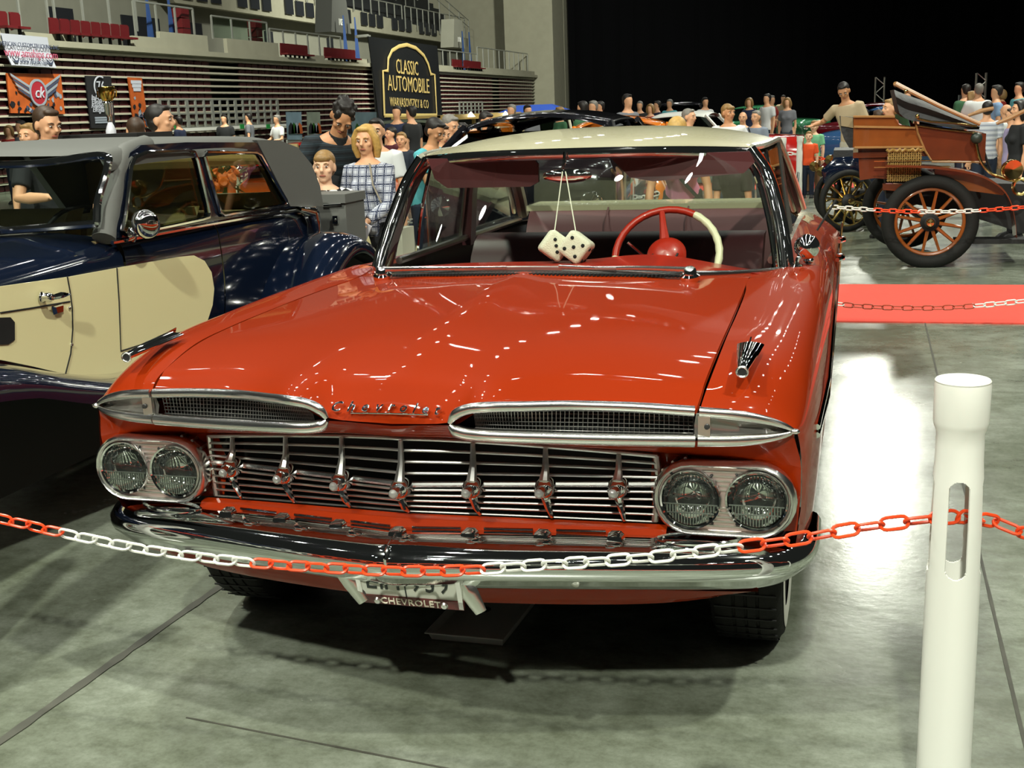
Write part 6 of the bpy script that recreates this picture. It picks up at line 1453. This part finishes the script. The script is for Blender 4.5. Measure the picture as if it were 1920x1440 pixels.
# measured arch outline, as (u, v) on the cloth
inv = lambda px, py: px
arch = [SX(a, b, bx+.05) for a, b in ((721, 217), (718, 133), (727, 133), (728, 110), (735, 95), (748, 87), (763, 84), (780, 90), (795, 104), (803, 120), (808, 139), (815, 140), (819, 216), (721, 217))]
MB().tube(arch, .03, 8, sq=3.0, up=(1, 0, 0)).build('gold_border', GD, t, smooth=False)
def ptext(t, body, px, py, size, m, x, dx_to, sx=1.0, shear=0):
    c = SX(px, py, x); tm = text_mb(body, size, .006, shear, align='CENTER'); tm.xf(Matrix.Diagonal((sx, 1, 1, 1)))
    d = SX(dx_to[0], dx_to[1], x)-c; tm.xf(frame(c, d, V(0, 0, 1))); return tm.build('lettering', m, t, smooth=False)
xx = bx+.05
ptext(t, 'CLASSIC', 764, 128, .95, GD, xx, (812, 134), .86); ptext(t, 'AUTOMOBILE', 768, 160, 1.02, GD, xx, (812, 164), .90); ptext(t, 'WARVASOVSZKY & CO', 769, 194, .60, GD, xx, (812, 197), .84); ptext(t, 'www.classicautomobile.hu', 760, 229, .26, GD, xx, (812, 229), .7)
for (a, b) in (((692, 66), (714, 250)), ((690, 67), (668, 69))): MB().tube([SX(a[0], a[1], bx-.1), SX(b[0], b[1], bx-.1)], .07, 6).build('truss_tube', RAIL, t)
MB().plate([SX(694, 70, bx-.12), SX(706, 132, bx-.12), SX(716, 248, bx-.12), SX(708, 248, bx-.12), SX(700, 132, bx-.12)], (-.06, 0, 0)).build('banner_side', BB, t, smooth=False)
WB = mat('white_banner_cloth', 'b9bcc8', .7)
t, q = banner('web_banner', 'white hanging banner with web addresses in the upper left corner', [(2, 62), (89, 70), (106, 127), (22, 122)], -19.74, WB, sag=-.04)
IK = mat('grey_blue_print', '3b4258', .7); RDP = mat('pink_red_print', 'b0506a', .7)
btext(t, q, 'AMERICAN CUSTOM TRUCKING INC', .5, .33, .155, IK, .95); btext(t, q, 'www.amships.com', .5, .60, .30, RDP, .95); btext(t, q, 'www.ckauto.net', .5, .85, .17, IK, 1.0)
for u in (.12, .88):
    c = bpoint(q, u, .84)+V(.02, 0, 0); MB().plate([c+V(0, a, b) for a, b in ((-.14, .08), (-.03, .0), (.03, .0), (.14, .08), (.06, -.06), (-.06, -.06))], (.01, 0, 0)).build('wing_print', IK, t, smooth=False)
# orange winged poster
OB = mat('orange_poster', (.42, .085, .012), .6, var=.6, scale=3)
t, q = banner('winged_poster', 'orange poster with a winged round emblem, left of the man in the black T-shirt', [(12, 137), (114, 139), (122, 214), (20, 212)], -19.955, OB)
SV = mat('silver_print', '8f97a2', .5); DKP = mat('dark_print', '14141a', .6); MG = mat('red_print', '9c2230', .6)
cz = lambda u, v, o=.04: bpoint(q, u, v)+V(o, 0, 0)
cc = cz(.5, .48)
MB().lathe([(.36, 0), (.36, .03), (.30, .03), (.30, 0)], cc, (1, 0, 0), 28).build('emblem_ring', SV, t); MB().lathe([(0, .02), (.30, .02)], cc, (1, 0, 0), 24).build('emblem_disc', MG, t)
for s in (1, -1):
    for k in range(4): MB().plate([cc+V(.005, s*.28, -.10+.09*k), cc+V(.005, s*(.80+.08*k), .14+.12*k), cc+V(.005, s*(.76+.08*k), .06+.12*k), cc+V(.005, s*.28, -.17+.09*k)], (.01, 0, 0)).build('wing_feather', SV if k % 2 else IK, t, smooth=False)
tm = text_mb('ck', .42, .01, .3); tm.xf(frame(cc+V(.04, 0, 0), (0, 1, 0), (0, 0, 1))); tm.build('lettering', WB, t, smooth=False)
rg = random.Random(8)
for i in range(34):
    u, v = rg.uniform(.04, .96), rg.uniform(.45, .97)
    if abs(u-.5) < .2 and v < .75: continue
    c = cz(u, v, .012); k = rg.uniform(.05, .13); MB().plate([c+V(0, k*rg.uniform(.4, 1)*math.cos(a), k*rg.uniform(.4, 1)*math.sin(a)) for a in (0, 1.1, 2.2, 3.3, 4.4, 5.4)], (.006, 0, 0)).build('print_patch', [DKP, SV, DKP, IK][i % 4], t, smooth=False)
t, q = banner('black_poster', 'narrow black poster with the number 76 behind the trophy', [(160, 142), (208, 143), (217, 240), (171, 240)], -19.955, mat('black_poster_print', (.012, .012, .014), .6))
cc = bpoint(q, .5, .22)+V(.04, 0, 0); MB().lathe([(.33, 0), (.33, .02), (.29, .02), (.29, 0)], cc, (1, 0, 0), 28, .3, 2.9).build('emblem_ring', WB, t)
btext(t, q, '76', .52, .21, .42, WB)
for k, s_ in enumerate(('Ital-csak', 'Esküvők', 'Rendezv.', 'Elfoglalt')): btext(t, q, s_, .36, .42+.075*k, .22, WB, .9, .3)
for k in range(3): c = bpoint(q, .5, .80+.045*k)+V(.02, 0, 0); MB().box(c, (.01, .8, .05)).build('print_line', SV, t, smooth=False)
t, q = banner('orange_strip_poster', 'narrow orange poster left of the metal grid', [(240, 145), (266, 146), (279, 238), (252, 238)], -19.955, OB)
for k in range(3): c = bpoint(q, .5, .09+.075*k)+V(.02, 0, 0); MB().box(c, (.01, .55-.08*k, .10)).build('print_line', WB, t, smooth=False)
for i in range(16):
    u, v = rg.uniform(.1, .9), rg.uniform(.4, .95); c = bpoint(q, u, v)+V(.012, 0, 0); k = rg.uniform(.05, .12); MB().plate([c+V(0, k*math.cos(a), k*rg.uniform(.5, 1.4)*math.sin(a)) for a in (0, 1.1, 2.2, 3.3, 4.4, 5.4)], (.006, 0, 0)).build('print_patch', [DKP, SV, DKP, IK][i % 4], t, smooth=False)
# photo boards
for px, lab, cl in (([(537, 210), (565, 210), (567, 262), (540, 262)], 'pale blue photo board left of the tall man', '6f8592'), ([(576, 210), (600, 210), (602, 262), (578, 262)], 'photo board of a building behind the tall man', '7c8578'), ([(640, 210), (706, 210), (708, 262), (642, 262)], 'wide pale photo board right of the tall man', '708790')):
    t, q = banner('photo_board', lab, px, -17.5, mat('board_'+cl, cl, .6, var=.5, scale=1.4), 'board')
    for k in range(4):
        c = bpoint(q, .2+.2*k, .62)+V(.02, 0, 0); MB().plate([c+V(0, a*.22, b*.25) for a, b in ((-1, -.6), (1, -.6), (.8, .5), (.1, .9), (-.7, .4))], (.008, 0, 0)).build('print_patch', [DKP, LEAF, SV, OB][k], t, smooth=False)
    MB().box((q[0].x-.05, (q[3].y+q[2].y)/2, q[3].z/2), (.06, (q[2].y-q[3].y), q[3].z)).build('board_stand', RAIL, t, smooth=False)
# metal grids that lean on the tribune
def grid_panel(p0, p1, zt, zb, n, rows, label, x=XS+.35):
    a, b = SX(p0, 187, x).y, SX(p1, 187, x).y; t = thing('metal_grid', label, 'grid', (x, (a+b)/2, zb))
    for i in range(n+1):
        y = a+(b-a)*i/n; MB().box((x, y, (zt+zb)/2), (.05, .09 if i % 3 else .16, zt-zb)).build('upright', RAIL, t, smooth=False)
    for k in range(rows+1): MB().box((x, (a+b)/2, zb+(zt-zb)*k/rows), (.04, b-a, .05)).build('crossbar', RAIL, t, smooth=False)
    for y in (a+.3, b-.3): MB().box((x, y, zb/2), (.06, .06, zb)).build('leg', RAIL, t, smooth=False)
    return t
g = grid_panel(298, 519, 2.31, 1.42, 15, 4, 'grey metal grid wall in front of the tribune behind the blue saloon')
MB().box((XS+.36, 35, 1.36), (.08, 9.0, .10)).build('base_rail', WHITE, g, smooth=False)
GRN = mat('green_exit_print', (.02, .25, .05), .5)
for px in (328, 454, 503): c = SX(px, 237, XS+.42); MB().box(c, (.02, .28, .16)).build('exit_sign', GRN, g, smooth=False)
grid_panel(861, 904, 2.15, 1.25, 6, 4, 'small grey metal grid right of the black banner', XS+.3)
# kiosk roof, blue tent
ka, kb = SX(826, 221, -15.5), SX(972, 214, -15.5); t = thing('wooden_kiosk', 'long yellow wooden kiosk roof with hanging lamps before the tribune', 'kiosk', (-15.5, (ka.y+kb.y)/2, 0))
YW = mat('yellow_varnished_wood', (.36, .24, .07), .5)
zk = (ka.z+kb.z)/2
MB().box((-15.5, (ka.y+kb.y)/2, zk), (.3, kb.y-ka.y, .22)).build('fascia', YW, t, smooth=False)
MB().box((-16.6, (ka.y+kb.y)/2, zk+.05), (2.2, kb.y-ka.y, .10)).build('roof_slab', YW, t, smooth=False)
for i in range(6): MB().box((-15.6, ka.y+(kb.y-ka.y)*i/5, zk/2-.05), (.14, .14, zk-.1)).build('post', YW, t, smooth=False)
MB().box((-17.6, (ka.y+kb.y)/2, zk/2-.05), (.1, kb.y-ka.y, zk-.1)).build('back_wall', BLACK, t, smooth=False)
for px, py in ((883, 219), (948, 217)):
    c = SX(px, py, -15.25); MB().lathe([(.02, .22), (.20, 0), (.0, -.02)], c, (0, 0, 1), 16).build('hanging_lamp', emis('warm_lamp_glow', 'fff0c0', 3.0), t)
tc_ = SD(1004, 215, 62); t = thing('blue_tent', 'blue pitched tent roof at the end of the tribune', 'tent', (tc_.x, tc_.y, 0)); BT = mat('blue_tent_fabric', (.012, .05, .30), .7)
W_ = 2.2; zt = SD(985, 197, 62).z; ze = SD(992, 218, 62).z
MB().loft([[V(tc_.x+a*W_, tc_.y+b*W_, ze) for a, b in ((-1, -1), (1, -1), (1, 1), (-1, 1))], [V(tc_.x+a*.9, tc_.y+b*.2, zt) for a, b in ((-1, -1), (1, -1), (1, 1), (-1, 1))]], cap0=False).build('canopy', BT, t, smooth=False)
for a in (-1, 1):
    for b in (-1, 1): MB().tube([V(tc_.x+a*W_*.97, tc_.y+b*W_*.97, 0), V(tc_.x+a*W_*.97, tc_.y+b*W_*.97, ze)], .04, 6).build('leg', RAIL, t)
# lattice towers
def tower(px, y0, yb, d, label):
    p = SD(px, yb, d); zt = SD(px, y0, d).z; t = thing('lattice_tower', label, 'truss', (p.x, p.y, 0)); w = .13
    for a in (-1, 1):
        for b in (-1, 1): MB().tube([V(p.x+a*w, p.y+b*w, 0), V(p.x+a*w, p.y+b*w, zt)], .025, 6).build('chord', STEEL, t)
    n = int(zt/.22)
    for i in range(n):
        z = zt*i/n; z2 = zt*(i+1)/n; s = 1 if i % 2 else -1
        MB().tube([V(p.x-s*w, p.y-w, z), V(p.x+s*w, p.y-w, z2)], .014, 5).build('brace', STEEL, t)
    MB().box((p.x, p.y, .02), (.7, .7, .04)).build('base_plate', STEEL, t, smooth=False)
tower(1648, 145, 215, 36, 'left lattice lighting tower behind the veteran car'); tower(1837, 137, 200, 34, 'right lattice lighting tower behind the veteran car')
sp_ = SD(1815, 190, 36); t = thing('loudspeaker', 'dark loudspeaker stack left of the right lattice tower', 'speaker', (sp_.x, sp_.y, 0)); zt = SD(1815, 177, 36).z
GREYD = mat('dark_grey_cabinet', (.025, .027, .03), .6)
for k in range(3): MB().box((sp_.x, sp_.y, zt*(k+.5)/3), (.55, .5, zt/3-.02)).build('cabinet', GREYD, t, smooth=False)
# far white chain posts and chains
far_posts = [(1500, 255, 343, 19.0, 'far white post left of the boy in orange'), (1468, 258, 300, 17.5, 'white post in front of the red and white car'), (1441, 255, 280, 17.2, 'white post at the roof corner of the red sedan'), (645, 340, 470, 9.3, 'white post beyond the luggage trunk')]
for px, a, b, d, lab in far_posts: p = SD(px, a, d); bollard(p.x, p.y, max(.9, min(1.05, p.z)), lab, hollow=False)
RW = [(.12, WHITE), (.40, ORANGE), (.62, WHITE), (1, ORANGE)]
def pchain(pxs, y, label, cols, **k): return chain([SY(a, b, y) for a, b in pxs], label, colors=cols, joined=True, **k)
pchain([(1558, 388), (1600, 391), (1660, 395), (1720, 397), (1780, 397), (1850, 394), (1925, 388)], 8.4, 'red and white chain in front of the wooden veteran car', [(.22, WHITE), (.47, ORANGE), (.77, WHITE), (1, ORANGE)], L=.075, W=.036, r=.006)
pchain([(1545, 566), (1600, 573), (1680, 577), (1760, 577), (1835, 573), (1925, 564)], 6.0, 'low red and white chain along the red carpet runner', [(.11, WHITE), (.76, mat('dusky_red_plastic', 'a8442c', .4)), (1, WHITE)], L=.075, W=.036, r=.005)
pchain([(655, 413), (720, 417), (800, 411), (900, 390), (1010, 365)], 7.2, 'white and red chain running behind the red sedan', [(.35, WHITE), (.55, ORANGE), (.8, WHITE), (1, ORANGE)], L=.07, W=.034, r=.006)
pchain([(1100, 400), (1150, 387), (1200, 372), (1235, 362)], 7.6, 'red chain behind the rear window of the red sedan', [(.6, ORANGE), (1, WHITE)], L=.07, W=.034, r=.006)
pchain([(1440, 283), (1470, 287), (1500, 290), (1530, 296), (1580, 302)], 17.5, 'thin chain between the far white posts', [(.5, WHITE), (1, ORANGE)], L=.10, W=.045, r=.009)
